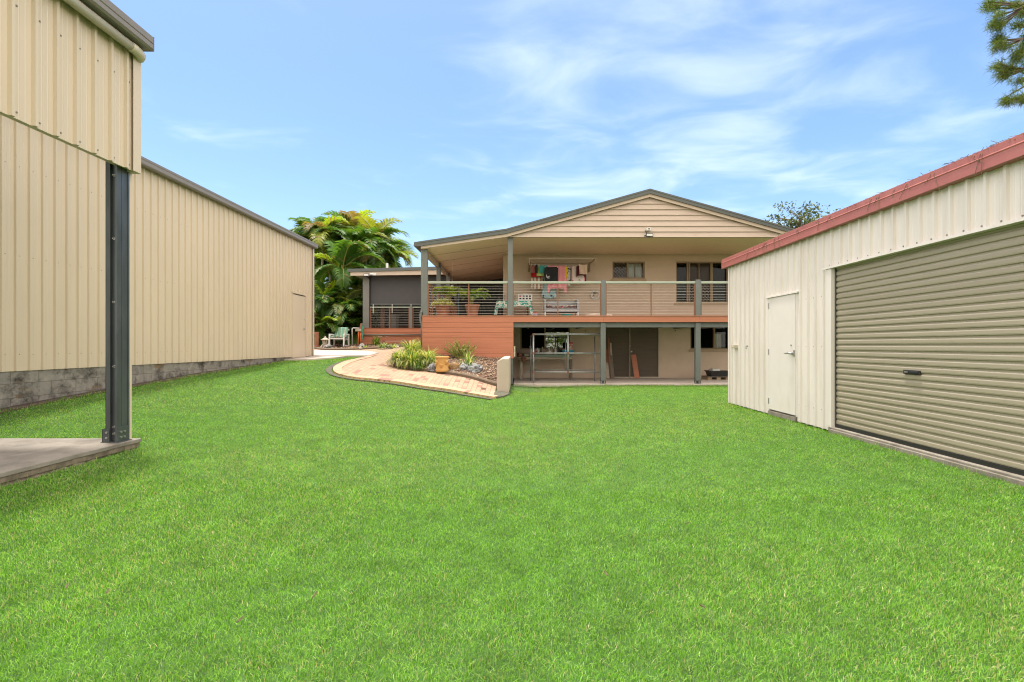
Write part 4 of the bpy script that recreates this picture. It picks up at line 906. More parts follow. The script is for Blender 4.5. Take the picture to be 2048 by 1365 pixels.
# deck
mb = MB(); mb.box(XF(847), 9.2, YF-.055, YW, DZ-.035, DZ); mb.box(XF(847), XB(1006.5), YW, 24.1, DZ-.035, DZ); dk = mb.build('deck', ['oiled_top'], house)
mb = MB(); xx = [XF(844.5), XF(1074), XF(1206.5), XF(1397), 8.0]
for a, b in zip(xx, xx[1:]): mb.box(a+.0015, b-.0015, YF-.10, YF-.058, DZ-.031, DZ+.004)
mb.build('deck_edge', ['oiled_top'], dk, bevel=.003)
mb = MB(); xx = [XF(845.5), XF(1206.5), XF(1397), 8.0]
for a, b in zip(xx, xx[1:]): mb.box(a+.0015, b-.0015, YF-.085, YF-.06, ZF(645), DZ-.032)
mb.build('deck_fascia', ['oiled'], dk, bevel=.002)
mb = MB(); mb.box(XF(1026.5), 9.0, YF-.0, YF+.06, ZF(655.2), ZF(645)-.001); mb.build('beam', ['post'], house, bevel=.004)
mb = MB()
for k in range(8): mb.box(XF(1026)+.5+k*.9, XF(1026)+.55+k*.9, YF+.062, YW-.01, ZF(653), DZ-.037)
mb.build_each('joist', ['wood_grey'], house)
# timber skirt under the left of the deck
mb = MB(); z = ZF(645)-.004; xl, xr = XF(845.5), XF(1027)
for k in range(10):
    h_ = .1625
    if k < 7: mb.box(xl, xr, YF-.078, YF-.056, z-h_+.005, z)
    else: mb.box(xl, XF(1003), YF-.058, YF-.036, z-h_+.005, z)
    z -= h_
mb.build('skirt', ['oiled'], house, bevel=.002)
mb = MB(); mb.box(xl+.01, xr-.02, YF-.034, YF-.02, .3, ZF(646)); mb.box(xl, xl+.02, YF-.03, 24, .9, DZ-.04); mb.build('skirt_backing', ['dark_room'], house)
# balustrade
hz0, hz1 = ZF(568), ZF(563.2)
seg = [(XF(855.8), XF(1015.6)), (XF(1025.5), XF(1202)), (XF(1211), XF(1390.2)), (XF(1401), 8.4)]
for a, b in seg:
    q = MB().box(a+.001, b-.001, YF-.045, YF+.045, hz0, hz1).build('handrail', ['rail'], house, bevel=.012)
    mb = MB()
    for x in (a+.016, (a+b)/2+.03, b-.016): mb.box(x-.015, x+.015, YF-.02, YF+.03, DZ+.005, hz0-.001)
    mb.build_each('baluster', ['baluster'], q)
    mb = MB()
    for k in range(11):
        z = hz0-.075-k*.086; mb.tube([(a+.002, YF+.004, z), (b-.002, YF+.004, z)], .0036, 5, cap=False)
    mb.build('wire_infill', ['wire'], q)
xr_ = (XF(846.4)+XF(855.8))/2
for y0, y1 in ((YF+.06, 17.64), (17.76, 20.04), (20.16, 22.44)):
    q = MB().box(xr_-.04, xr_+.04, y0, y1, hz0, hz1).build('handrail', ['baluster'], house, bevel=.008)
    mb = MB()
    for y in (y0+.02, (y0+y1)/2, y1-.02): mb.box(xr_-.02, xr_+.02, y-.016, y+.016, DZ+.005, hz0-.001)
    mb.build_each('baluster', ['baluster'], q); mb = MB()
    for k in range(11): z = hz0-.075-k*.086; mb.tube([(xr_, y0, z), (xr_, y1, z)], .0036, 5, cap=False)
    mb.build('wire_infill', ['wire'], q)
# downpipe at the left corner
yp = YF-.02
mb = MB(); pts = [(844.3,495),(844.5,505),(844.6,612),(844.3,622),(841.6,629),(841.3,641),(843.8,648),(844.2,655),(844.2,697)]
pp = [P(a, b, yp) for a, b in pts]; pp[0].y = yp-.0
mb.tube(pp, .042, 12)
for b_ in (520, 625, 646, 660): mb.tube([P(844.4 if b_ != 625 and b_ != 646 else 842.6, b_-1.2, yp), P(844.4 if b_ != 625 and b_ != 646 else 842.6, b_+1.2, yp)], .047, 12)
mb.build('downpipe', ['grey_pipe'], house, smooth=True)
# flood light and camera on the gable
c_ = P(1299.5, 470.5, YF-.2); mb = MB()
mb.box(c_.x-.12, c_.x+.10, c_.y-.03, c_.y+.01, c_.z-.055, c_.z+.05); fl = mb.build('floodlight', ['black'], house, bevel=.008)
mb = MB(); mb.box(c_.x-.10, c_.x+.08, c_.y-.036, c_.y-.031, c_.z-.035, c_.z+.03); mb.build('lens', ['white_plastic'], fl)
mb = MB(); mb.tube([(c_.x, c_.y+.01, c_.z-.02), (c_.x, YF-.1, c_.z-.02)], .018, 8); mb.tube([(c_.x-.12,c_.y,c_.z-.02),(c_.x-.16,c_.y+.02,c_.z-.03)], .02, 6); mb.build('bracket', ['black'], fl)
c_ = P(1296, 459, YF-.2); mb = MB(); mb.tube([(c_.x, YF-.1, c_.z), (c_.x, c_.y+.05, c_.z)], .05, 10); mb.box(c_.x-.04, c_.x+.07, c_.y-.06, c_.y+.05, c_.z-.05, c_.z+.04); sc = mb.build('security_camera', ['white_plastic'], house, bevel=.01)
mb = MB(); mb.tube([(c_.x+.015, c_.y-.061, c_.z), (c_.x+.015, c_.y-.068, c_.z)], .024, 10); mb.build('lens', ['black'], sc)
mb = MB(); mb.tube([P(1292.5, 459, YF-.13), P(1291, 463, YF-.13), P(1294, 468, YF-.13), P(1298, 469, YF-.13)], .008, 6); mb.build('cable', ['black'], sc)
mb = MB(); q = P(1028.6, 703, YF-.06); mb.box(q.x-.015, q.x+.03, YF-.05, YF-.01, PZ(714,YF), PZ(693,YF)); mb.box(q.x, q.x+.028, YF-.065, YF-.05, PZ(702,YF), PZ(694,YF)); mb.build('power_point', ['pipe_cream'], house)
# bolts / small marks on the render
mb = MB()
for px, py in ((1171,662.5),(1334,652.5),(1350.5,662)): q = P(px, py, YW); mb.lathe([(0,-.02),(.02,-.01),(.02,.012),(0,.02)], (q.x, YW-.004, q.z), 8)
mb.build_each('wall_fitting', ['black'], house)
# ======================= pavilion on the far left
YP = 21.0
def XP(p): return PX(p, YP)
def ZP(p): return PZ(p, YP)
pav = empty('pavilion', (XP(780), YP, 1.1), 'low grey pavilion with dark roll down blind and orange timber base beyond the deck', 'pavilion')
zd = ZP(657)
mb = MB(); mb.prism([(XP(702), ZP(541.5)),(XP(890), ZP(536.5)),(XP(890), ZP(542.5)),(XP(702), ZP(547.5))], YP-.45, 26, 'y'); mb.build('roof', ['roofmetal'], pav)
mb = MB(); mb.prism([(XP(707.2), ZP(547.4)),(XP(890), ZP(542.6)),(XP(890), ZP(552)),(XP(707.2), ZP(554.5))], YP-.40, YP-.36, 'y'); mb.prism([(XP(708), ZP(551.5)),(XP(890), ZP(549.5)),(XP(890), ZP(548.5)),(XP(708), ZP(550.5))], YP-.36, 25.9, 'y'); fa = mb.build('fascia', ['barge'], pav)
mb = MB(); mb.box(XP(727), XP(739.5), YP-.1, YP+.25, zd+.01, ZP(553.5)); mb.build('column', ['column'], pav, bevel=.006)
mb = MB(); mb.box(XP(739.8), XP(892), YP+.04, YP+.055, ZP(608.5), ZP(552.5)); bl = mb.build('blind', ['blind'], pav)
mb = MB(); mb.box(XP(740.5), XP(892), YP+.0, YP+.06, ZP(611), ZP(607.5)); mb.build('blind_rail', ['roofmetal'], bl)
mb = MB(); mb.box(XP(739.6), XP(740.6), YP-.04, YP+.02, zd, ZP(553)); mb.build('blind_track', ['black'], bl)
mb = MB()
for px in (747, 784.8, 822.5): mb.box(XP(px)-.012, XP(px)+.012, YP-.05, YP-.03, ZP(627), ZP(609))
mb.build_each('blind_strap', ['white_plastic'], bl)
q = MB().box(XP(739.8), XP(819.3), YP-.04, YP+.04, ZP(616), ZP(613.9)).build('handrail', ['rail'], pav); q2 = MB().box(XP(825), XP(892), YP-.04, YP+.04, ZP(616), ZP(613.9)).build('handrail', ['rail'], pav)
for qq, bx, a, b in ((q, (740.8, 779.7, 818.3), 739.8, 819.3), (q2, (826, 862, 890), 825, 892)):
    mb = MB()
    for px in bx: mb.box(XP(px)-.02, XP(px)+.02, YP-.02, YP+.02, zd+.01, ZP(616.1))
    mb.build_each('baluster', ['baluster'], qq); mb = MB()
    for k in range(11): z = ZP(616)-.06-k*.073; mb.tube([(XP(a), YP, z), (XP(b), YP, z)], .0036, 5, cap=False)
    mb.build('wire_infill', ['wire'], qq)
MB().box(XP(819.4), XP(824.9), YP-.06, YP+.06, zd+.01, ZP(612.4)).build('post', ['column'], pav, bevel=.004)
mb = MB(); z = zd; 
for k in range(6): mb.box(XP(724), XP(892), YP-.20, YP-.17, z-.18, z-.006); z -= .186
mb.build('skirt', ['oiled'], pav, bevel=.003)
mb = MB(); mb.box(XP(723), XP(892), YP-.22, YP+.3, zd-.001, zd+.012); mb.box(XP(726), XP(892), YP-.16, 25.9, zd-.3, zd-.002); mb.build('deck', ['oiled_top'], pav)
mb = MB(); mb.tube([P(724.5, 670.3, YP-.25), P(842, 670.0, YP-.25)], .027, 8); pi = mb.build('wall_pipe', ['grey_pipe'], pav, smooth=True)
mb = MB(); mb.tube([P(723.6, 670.3, YP-.27), P(726.5, 670.3, YP-.27)], .05, 8); mb.tube([P(724.8, 666.5, YP-.25), P(724.8, 673, YP-.25)], .03, 8); mb.build('valve', ['white_plastic'], pi)
mb = MB(); mb.box(XP(728.6), XP(892), 25.2, 25.3, zd, ZP(549)); mb.box(XP(727), XP(728.5), YP+.25, 25.3, zd, ZP(551)); mb.build('back_wall', ['dark_room'], pav)
mb = MB(); mb.box(XP(749), XP(757), YP+.9, YP+1.0, zd, ZP(560)); mb.build('timber_panel', ['baluster'], pav)
mb = MB(); mb.box(XP(765), XP(780), YP+1.0, YP+1.6, zd, ZP(626)); mb.build('cabinet', ['column'], pav, bevel=.01)
c_ = P(733, 550.3, YP-.5); mb = MB(); mb.box(c_.x-.11, c_.x+.11, c_.y-.03, c_.y+.02, c_.z-.06, c_.z+.055); mb.tube([(c_.x, c_.y, c_.z-.05), (c_.x+.03, YP-.12, c_.z-.12)], .03, 6); fl = mb.build('floodlight', ['black'], pav, bevel=.006)
mb = MB(); mb.box(c_.x-.09, c_.x+.09, c_.y-.036, c_.y-.031, c_.z-.04, c_.z+.035); mb.build('lens', ['white_plastic'], fl)
mb = MB(); c_ = P(748, 548.8, YP-.43); mb.tube([(c_.x-.05, c_.y, c_.z), (c_.x-.14, c_.y-.03, c_.z)], .045, 8); mb.box(c_.x-.06, c_.x+.09, c_.y-.02, c_.y+.03, c_.z-.055, c_.z+.055); mb.build('sensor', ['white_plastic'], pav, bevel=.008)
mb = MB(); mb.tube([P(774, 540, 22.5), P(774, 527, 22.5)], .06, 10); mb.build('vent_pipe', ['white_plastic'], pav)
# ======================= rendered retaining wall at the end of the garden bed
xa, xb = PX(993.6, 12.1), PX(1017.3, 12.1); ztop = .92
poly = [(xa, -.05), (xb, -.1), (xb, ztop), (xa+.16, ztop)] + [(xa+.16-.16*math.sin(t), ztop-.10+.10*math.cos(t)-.02*t) for t in np.linspace(.25, 1.57, 6)]
mb = MB(); mb.prism(poly, 12.1, 15.0, 'y'); tag(mb.build('retaining_wall', ['wall_cap'], loc=((xa+xb)/2, 12.1, 0), bevel=.02), 'cream rendered retaining wall with rounded shoulder beside the timber skirt', 'low wall')
mb = MB(); mb.prism([(xa-.02, 11.25),(xb-.12, 11.5),(xb+.02, 11.9),(xb+.04, 12.09),(xa, 12.09),(xa-.06, 11.8)], -.05, .075, 'z')
for i, v in enumerate(mb.v):
    if v[2] > 0: mb.v[i] = (v[0], v[1], T(v[0], v[1])+.02)
tag(mb.build('path_end', ['moss_edge'], bevel=.01), 'grey concrete haunch at the foot of the retaining wall', 'path edge', kind='structure')
# ======================= planting
def blades(mb, c, n, length, spread, width, g, mats, up=.9, seg=5, droop=1.0, r0=.05):
    """arching strap leaves from one crown"""
    for _ in range(n):
        a = g.uniform(0, 6.283); el = g.uniform(.35, 1.0); ln = length*g.uniform(.6, 1.15); wd = width*g.uniform(.7, 1.2)
        d = Vector((math.cos(a), math.sin(a), 0)); s_ = d.cross(Vector((0,0,1)))
        p = Vector(c)+d*r0*g.random(); vs = []; ang = el*1.45; m = g.choice(mats); hp = spread
        for i in range(seg+1):
            t = i/seg; wv = wd*(1-t**2.2)*.5+.0006
            vs += [p-s_*wv, p+s_*wv]
            dirv = d*math.cos(ang)*hp+Vector((0,0,1))*math.sin(ang); p = p+dirv*(ln/seg); ang -= droop*(.25+.55*t)*(1.6-el)
        mb.add(vs, [(2*i, 2*i+1, 2*i+3, 2*i+2) for i in range(seg)], m)
def clump(name, c, n, length, width, seed, mats, label, cat, group=None, sets=(0,0,1,2,3), spread=.9, droop=1.0):
    g = random.Random(seed); mb = MB(); blades(mb, (0,0,0), n, length, spread, width, g, sets, droop=droop, r0=.10)
    o = mb.build(name, mats, fix=False); o.location = c; return tag(o, label, cat, group)
strap = ['l1','l2','l3','l4']
GRP = 'strappy clumps at the corner of the deck'
for i, (px, py, ln, n, lab) in enumerate([
  (800,729,.50,240,'strappy variegated clump at the tip of the front bed, nearest the path'),
  (826,733,.52,260,'strappy variegated clump behind the small grey rock in the front bed'),
  (856,728,.50,240,'strappy clump just left of the ochre strawberry pot, against the timber skirt'),
  (838,737,.24,90,'low short green tuft between the two left rocks of the front bed'),
  (822,713,.55,240,'tall lime strappy clump on the left of the downpipe foot'),
  (846,708,.50,220,'strappy clump growing round the foot of the downpipe'),
  (833,700,.55,180,'rearmost strappy clump reaching up beside the far side of the downpipe')]):
    p = hit(px, py, bed, y0=11); clump('strappy_plant', p, int(n*1.8), ln*1.25, .017, 20+i, strap, lab, 'plant', GRP, sets=((0,1,2,3,0,1,2) if i != 3 else (0,3,0)))
p = hit(868, 722, bed, y0=11)
p = hit(936, 735, bed, y0=11); clump('flax_plant', p, 90, .62, .024, 41, ['flax','l1','sh2'], 'blue green flax tuft behind the two blue grey rocks', 'plant', sets=(0,0,1,2), spread=.75, droop=.8)
p = hit(897, 728, bed, y0=11)
# grey green shrub with many thick leafy spikes
def spiky_shrub(c, seed):
    g = random.Random(seed); root = empty('shrub', c, 'sage green shrub of knobbly leafy spikes against the timber skirt', 'shrub'); st = MB(); lf = MB()
    for i in range(44):
        a = g.uniform(0, 6.283); el = g.uniform(.5, 1.35); ln = g.uniform(.36, .70)
        p0 = Vector(c)+Vector((g.uniform(-.08,.08), g.uniform(-.06,.06), 0)); d = Vector((math.cos(a)*math.cos(el)*1.25, math.sin(a)*math.cos(el)*.55, math.sin(el)))
        pts = [p0+d*ln*t+Vector((0,0,.20*ln*t*t)) for t in (0,.25,.5,.75,1)]
        st.tube(pts, [.010,.008,.007,.006,.004], 5)
        for k in range(80):
            t = .28+.72*k/110; f = t*4; j = min(3, int(f)); q = pts[j].lerp(pts[j+1], f-j); e = g.uniform(0, 6.28); ax = (pts[j+1]-pts[j]).normalized(); o = ax.orthogonal().normalized(); o.rotate(Matrix.Rotation(e, 3, ax))
            tipv = q+o*.030+ax*.028; sd_ = ax.cross(o)*.013; lf.add([q-sd_, q+sd_, tipv+sd_*.6, tipv-sd_*.6], [(0,1,2,3)], g.choice((0,0,1)))
    st.build('stem', ['palm_stem'], root); lf.build('foliage', ['sh1','sh2'], root, fix=False)
p = hit(922, 728, bed, y0=11); p.y = 14.75; p = P(922, 724, 14.75); spiky_shrub(Vector((p.x, p.y, float(bed(np.array([p.x]), np.array([p.y]))[0])-.02)), 5)
def rock(name, c, sx, sy, sz, seed, m, label, rough=.35, group=None, rot=0, freq=1.7):
    bm = bmesh.new(); bmesh.ops.create_icosphere(bm, subdivisions=4, radius=1)
    for v in bm.verts:
        n = v.co.normalized(); q = n*freq+Vector((seed*7.3, seed*1.7, 0))
        k = 1+rough*(mnoise.noise(q)+.5*mnoise.noise(q*2.3)+.3*abs(mnoise.noise(q*5)))
        k += .06*mnoise.noise(q*9)
        v.co = Vector((n.x*sx*k, n.y*sy*k, max(-.35, n.z)*sz*k))
    me = bpy.data.meshes.new(name); bm.to_mesh(me); bm.free(); me.materials.append(M[m])
    for pl in me.polygons: pl.use_smooth = seed % 2 == 0
    o = bpy.data.objects.new(name, me); COL.objects.link(o); o.location = c; o.rotation_euler.z = rot; return tag(o, label, 'rock', group)
def bedrock(px0, px1, pyt, pyb, seed, m, label, **k):
    c = hit((px0+px1)/2, pyb-1.5, bed, y0=11); sx = PX(px1, c.y)-PX(px0, c.y); sz = PZ(pyt, c.y)-c.z
    c2 = Vector((c.x, c.y+sx*.30, c.z+sz*.12)); return rock('rock', c2, sx*.48, sx*.36, sz*.82, seed, m, label, **k)
GR = 'rocks in the front garden bed'
bedrock(813,831.5,725,737,1,'rock','small pitted grey rock under the strappy clumps, nearest the path tip', group=GR)
bedrock(854,873,728,742,3,'rock_blue','veined grey rock hard against the left side of the ochre pot', group=GR)
bedrock(895.5,920,724.5,741.5,4,'rock_brown','smooth brown domed boulder between the ochre pot and the grey rocks', rough=.10, group=GR)
bedrock(917.5,939,727,743.5,5,'rock_blue','upright blue grey rock, smaller of the touching pair at the right', group=GR)
bedrock(933,965,728,746.5,7,'rock_blue','largest blue grey rock with white blotches beside the gravel slope', group=GR, rough=.28)
# strawberry pot with pockets
c = hit(884.5, 744.5, bed, y0=11); s = F/c.y; rr_ = (PX(898.5, c.y)-PX(870.5, c.y))/2; hh = PZ(713.5, c.y)-c.z
pot = empty('strawberry_pot', c, 'ochre clay strawberry pot with side pockets standing on the gravel bed', 'plant pot')
mb = MB(); mb.lathe([(rr_*.84,0),(rr_*.91,.02),(rr_*.93,hh*.10),(rr_*.92,hh*.17),(rr_*.87,hh*.25),(rr_*.855,hh*.4),(rr_*.855,hh*.6),(rr_*.865,hh*.78),(rr_*.89,hh*.88),(rr_*.98,hh*.92),(rr_*1.0,hh*.97),(rr_*.97,hh),(rr_*.86,hh),(rr_*.80,hh*.9),(.02,hh*.88)], c, 36); mb.build('body', ['ochre'], pot, smooth=True)
for a, z in ((-90,.50),(-140,.70),(-40,.70),(180,.52),(0,.52),(-115,.28)):
    if z < .3: continue
    t = R(a); q = Vector(c)+Vector((math.cos(t)*rr_*.85, math.sin(t)*rr_*.85, hh*z)); out = Vector((math.cos(t), math.sin(t), 0)); sd2 = Vector((-out.y, out.x, 0)); mb = MB()
    rows = []
    for i in range(9):
        th = math.pi*i/8; rows.append([q+sd2*(.052*math.cos(th)*k)+out*(.040*math.sin(th)*k)+Vector((0,0,zz_)) for k, zz_ in ((1,.02),(.9,-.02),(.55,-.07),(.15,-.10))])
    mb.grid(lambda u, v: rows[round(u*8)][round(v*3)], 8, 3); mb.build('pocket', ['ochre'], pot, smooth=True, solid=.01, fix=False)
# ---- second bed in front of the pavilion
def bed2(x, y): return Tv(x, y)+.06+.10*np.clip((np.asarray(y, float)-19.4)/1.5, 0, 1)
k2 = smooth_line([Vector((PX(a, b), b, 0)) for a, b in ((622,20.2),(640,19.5),(665,19.25),(700,19.2),(740,19.3),(775,19.6),(806,20.2))], 4)
for p in k2: p.z = T(p.x, p.y)
kerb('garden_kerb', k2, 1, .16, .10, 'low dark curved kerb of the far bed below the palms and the pavilion')
b2poly = [(p.x, p.y+.05) for p in k2] + [(-4.7, 20.95), (-6.6, 20.95), (-6.6, 24), (-13, 24), (-13, 20.4)]
drape('far_bed_soil', b2poly, ['soil'], 0, .35, fn=bed2, kind='structure', label='dark mulch of the bed below the palms', cat='soil')
pebbles('far_bed_gravel', b2poly, bed2, 2600, .02, .05, 9, 'scattered stones and bark over the far bed below the palms')
def at2(px, py): return hit(px, py, bed2, y0=18.9)
p = at2(752, 693); p.y = 20.5; p = Vector((PX(752,20.5), 20.5, float(bed2(np.array([-6.2]), np.array([20.5]))[0]))); clump('grass_tuft', p, 150, .52, .018, 61, strap, 'upright green grass tuft against the pavilion base', 'plant', sets=(0,3,0,1), spread=.7, droop=.8)
p = at2(766, 697.5); clump('grey_tuft', p, 130, .34, .025, 62, ['flax','sh2','l1'], 'low grey green tuft left of the blue boulder by the pavilion', 'plant', sets=(0,0,1,2))
p = at2(787, 697); clump('yellow_tuft', p, 60, .33, .018, 63, strap, 'small yellowish tuft between the blue boulder and the white figurine', 'plant', sets=(1,2,0))
p = at2(730, 697); clump('low_tuft', p, 40, .22, .018, 64, strap, 'tiny green tuft right of the round grey rock at the tool rack', 'plant', sets=(1,0))
def rock2(px0, px1, pyt, pyb, seed, m, label, **k):
    c = at2((px0+px1)/2, pyb); sx = PX(px1, c.y)-PX(px0, c.y); sz = PZ(pyt, c.y)-c.z
    return rock('rock', Vector((c.x, c.y+sx*.2, c.z+sz*.1)), sx*.5, sx*.36, sz*.85, seed, m, label, group='rocks in the far bed', **k)
rock2(767,784,692,698.5,3,'rock_blue','flat blue grey boulder in front of the pavilion base')
rock2(716.5,730,688,696.5,6,'rock','round dark grey rock at the foot of the garden tools')
rock2(646,663,689,696.5,5,'rock','low grey rock in front of the stone lantern')
rock2(718,724,694,698,8,'stone','small pale rock in front of the round dark grey rock')
rock2(700,712,694,698,9,'rock_brown','flat brown rock left of the tool rack stones')
c = at2(794.5, 699.0); mb = MB(); hs_ = PZ(690, c.y)-c.z
mb.lathe([(.055,0),(.07,.02),(.065,hs_*.3),(.05,hs_*.55),(.03,hs_*.68),(.042,hs_*.78),(.045,hs_*.88),(.03,hs_*.98),(.0,hs_)], c, 14); mb.tube([Vector(c)+Vector((-.05,-.03,hs_*.55)), Vector(c)+Vector((-.05,-.07,hs_*.35)), Vector(c)+Vector((.02,-.075,hs_*.35))], .018, 6); mb.tube([Vector(c)+Vector((.05,-.03,hs_*.55)), Vector(c)+Vector((.055,-.07,hs_*.3)), Vector(c)+Vector((0,-.08,hs_*.3))], .018, 6)
tag(mb.build('figurine', ['white'], loc=c, smooth=True), 'small white garden figurine at the right end of the far kerb', 'statue')
# stone lantern
c = at2(651, 695); c = Vector((PX(650.5,19.9), 19.9, float(bed2(np.array([-8.]), np.array([19.9]))[0])-.01)); root = empty('stone_lantern', c, 'small pale stone pagoda lantern among the stones under the palms', 'lantern')
hL = PZ(672.5, c.y)-c.z; rL = (PX(660,c.y)-PX(642,c.y))/2
mb = MB()
for a in range(4):
    t = R(45+a*90); d = Vector((math.cos(t), math.sin(t), 0)); mb.tube([Vector(c)+d*rL*.9, Vector(c)+d*rL*.72+Vector((0,0,hL*.16)), Vector(c)+d*rL*.4+Vector((0,0,hL*.25))], [.04,.035,.04], 6)
mb.lathe([(rL*.72,hL*.22),(rL*.75,hL*.30),(rL*.5,hL*.36),(rL*.62,hL*.40),(rL*.62,hL*.45)], c, 6); mb.build('base', ['stone'], root)
mb = MB()
for a in range(6):
    t = R(a*60+30); d = Vector((math.cos(t), math.sin(t), 0)); mb.beam(Vector(c)+d*rL*.44+Vector((0,0,hL*.45)), Vector(c)+d*rL*.44+Vector((0,0,hL*.64)), .05, .05)
mb.lathe([(rL*.30,hL*.45),(rL*.30,hL*.64)], c, 6, 1); mb.build('light_box', ['stone','dark_room'], root)
mb = MB(); mb.lathe([(rL*.4,hL*.63),(rL*1.0,hL*.66),(rL*1.02,hL*.70),(rL*.62,hL*.76),(rL*.35,hL*.84),(rL*.18,hL*.87),(rL*.14,hL*.92),(rL*.2,hL*.95),(.005,hL)], c, 6); mb.build('roof', ['stone'], root)
# terracotta pipe standing on end
c = at2(633.5, 696); c = Vector((PX(633.5,20.0), 20.0, float(bed2(np.array([-8.4]), np.array([20.]))[0])-.02)); mb = MB(); hP = PZ(664.5, 20.0)-c.z; rP = (PX(638,20)-PX(629.7,20))/2
mb.lathe([(rP*1.05,0),(rP*1.15,.04),(rP*.95,.07),(rP*.93,hP*.86),(rP*1.04,hP*.88),(rP*1.04,hP),(rP*.86,hP),(rP*.8,hP*.8)], c, 16); tag(mb.build('clay_pipe', ['terracotta_dark'], loc=c), 'brown clay pipe standing on end beside the far corner of the big shed', 'pipe')
# garden chair with plaid cushion
M['plaid'] = patmat('plaid_cloth', (.14,.27,.20), (.42,.32,.22), 2.05, 'wave', .05, .16, rnd=0.0, stretch=(1,.001,.001))
c = Vector((PX(678,20.1), 20.1, 0)); c.z = float(bed2(np.array([c.x]), np.array([c.y]))[0])
root = empty('garden_chair', c, 'white sled framed garden chair with green plaid cushion under the palms', 'chair')
hw = .30
for sgn in (-1, 1):
    mb = MB(); x = c.x+sgn*hw
    mb.beam((x,c.y-.28,c.z),(x,c.y-.22,c.z+.50),.05,.09); mb.beam((x,c.y+.30,c.z),(x,c.y+.26,c.z+.52),.05,.09); mb.beam((x,c.y-.26,c.z+.50),(x,c.y+.34,c.z+.50),.055,.06); mb.beam((x,c.y-.30,c.z+.03),(x,c.y+.32,c.z+.03),.05,.06); mb.build('leg', ['white'], root, bevel=.01)
mb = MB(); mb.beam((c.x-hw,c.y-.24,c.z+.34),(c.x+hw,c.y-.24,c.z+.34),.05,.06); mb.beam((c.x-hw,c.y+.24,c.z+.3),(c.x+hw,c.y+.24,c.z+.3),.05,.06); mb.beam((c.x-hw,c.y+.36,c.z+.72),(c.x+hw,c.y+.36,c.z+.72),.05,.06)
for k in range(5): mb.beam((c.x-.22+k*.11,c.y+.26,c.z+.35),(c.x-.22+k*.11,c.y+.37,c.z+.72),.05,.015)
for k in range(4): mb.beam((c.x-hw,c.y-.15+k*.11,c.z+.35),(c.x+hw,c.y-.15+k*.11,c.z+.35),.08,.02)
mb.build('frame', ['white'], root)
def cushion(nm, fn, m, n=10):
    mb = MB(); mb.grid(fn, n, n); return mb.build(nm, [m], root, smooth=True, fix=False, solid=.05)
cushion('seat_cushion', lambda u, v: (c.x-.26+.52*u, c.y-.26+.5*v, c.z+.40+.03*math.sin(math.pi*u)), 'plaid'); cushion('back_cushion', lambda u, v: (c.x-.265+.53*u, c.y+.22+.11*v, c.z+.40+.40*v+.01*math.sin(math.pi*u)), 'plaid')
# white pipe rack with long handled tools leaning on it
c = Vector((PX(704.5,20.4), 20.4, 0)); c.z = float(bed2(np.array([c.x]), np.array([c.y]))[0]); zt = PZ(656.5, 20.4)
mb = MB(); mb.tube([(c.x,c.y,c.z),(c.x,c.y,zt-.03),(c.x+.03,c.y,zt),(PX(724,20.4),c.y+.3,zt)], .022, 8); tag(mb.build('tool_rack', ['white'], loc=c, smooth=True), 'white bent pipe rack fixed to the corner of the pavilion', 'rack')
def tool(nm, px0, py0, px1, py1, hm, head, label):
    a = P(px0, py0, 20.35); b = P(px1, py1, 20.55); a.z = max(a.z, float(bed2(np.array([a.x]), np.array([a.y]))[0])); r_ = empty(nm, a, label, 'tool')
    MB().tube([a, b], .018, 7).build('shaft', [hm], r_, smooth=True)
    mb = MB(); head(mb, b); mb.build('head', [head.m], r_, bevel=.006)
def h1(mb, b): mb.box(b.x-.13, b.x+.13, b.y-.05, b.y+.05, b.z-.05, b.z+.06)
h1.m = 'stone'
def h2(mb, b): mb.beam(b, b+Vector((.07,0,.36)), .09, .04)
h2.m = 'baluster'
tool('broom', 716, 693, 717, 661, 'orange', h1, 'push broom upside down with cream head and golden shaft on the rack'); tool('spade', 721, 683, 720, 664, 'orange', h2, 'orange shafted tool with dark brown blade, upside down on the rack')
a = P(724, 680, 20.5); b = P(724.6, 647, 20.6); MB(); tag(MB().tube([a, b], .028, 8).build('garden_tool', ['green_handle'], loc=a), 'green handled tool behind the broom at the pavilion corner', 'tool')
# ======================= palms
def frond(mb, base, az, el, L, g, lw, nl, mi, curl=1.0, sm=4):
    """one feather leaf: rachis that arches, long leaflets either side"""
    d = Vector((math.cos(az), math.sin(az), 0)); up = Vector((0,0,1)); side = Vector((-d.y, d.x, 0)); n = 14; pts = []; p = Vector(base); ang = el
    for i in range(n+1):
        pts.append((p.copy(), ang)); p = p+(d*math.cos(ang)+up*math.sin(ang))*(L/n); ang -= curl*(.05+.16*i/n)
    mb.tube([q for q, _ in pts], [.028*(1-.85*i/n)+.004 for i in range(n+1)], 5, sm)
    for k in range(nl):
        t = .16+.84*k/(nl-1); f = t*n; j = min(n-1, int(f)); q = pts[j][0].lerp(pts[j+1][0], f-j); an = pts[j][1]
        fw = d*math.cos(an)+up*math.sin(an); nr = up*math.cos(an)-d*math.sin(an)
        ll = L*.36*(math.sin(math.pi*(.10+.84*t))**.7)*g.uniform(.85, 1.1)
        for sg in (-1, 1):
            out = (side*sg*.80+fw*(.35+.5*t)+nr*.38).normalized(); ps = []; qq = q.copy(); dr = out.copy(); wd = lw*(.6+.6*math.sin(math.pi*t))
            for i in range(4):
                wv = fw*wd*(.55,1,.8,.08)[i]*.5
                ps += [qq-wv, qq+wv]; qq = qq+dr*(ll/3); dr = (dr+Vector((0,0,-.34-.18*i))*(.8+.5*g.random())).normalized()
            m = mi if g.random() > .06 else 3
            mb.add(ps, [(0,1,3,2),(2,3,5,4),(4,5,7,6)], m)
PM = ['p1','p2','p3','p4','palm_stem','p5','p6']
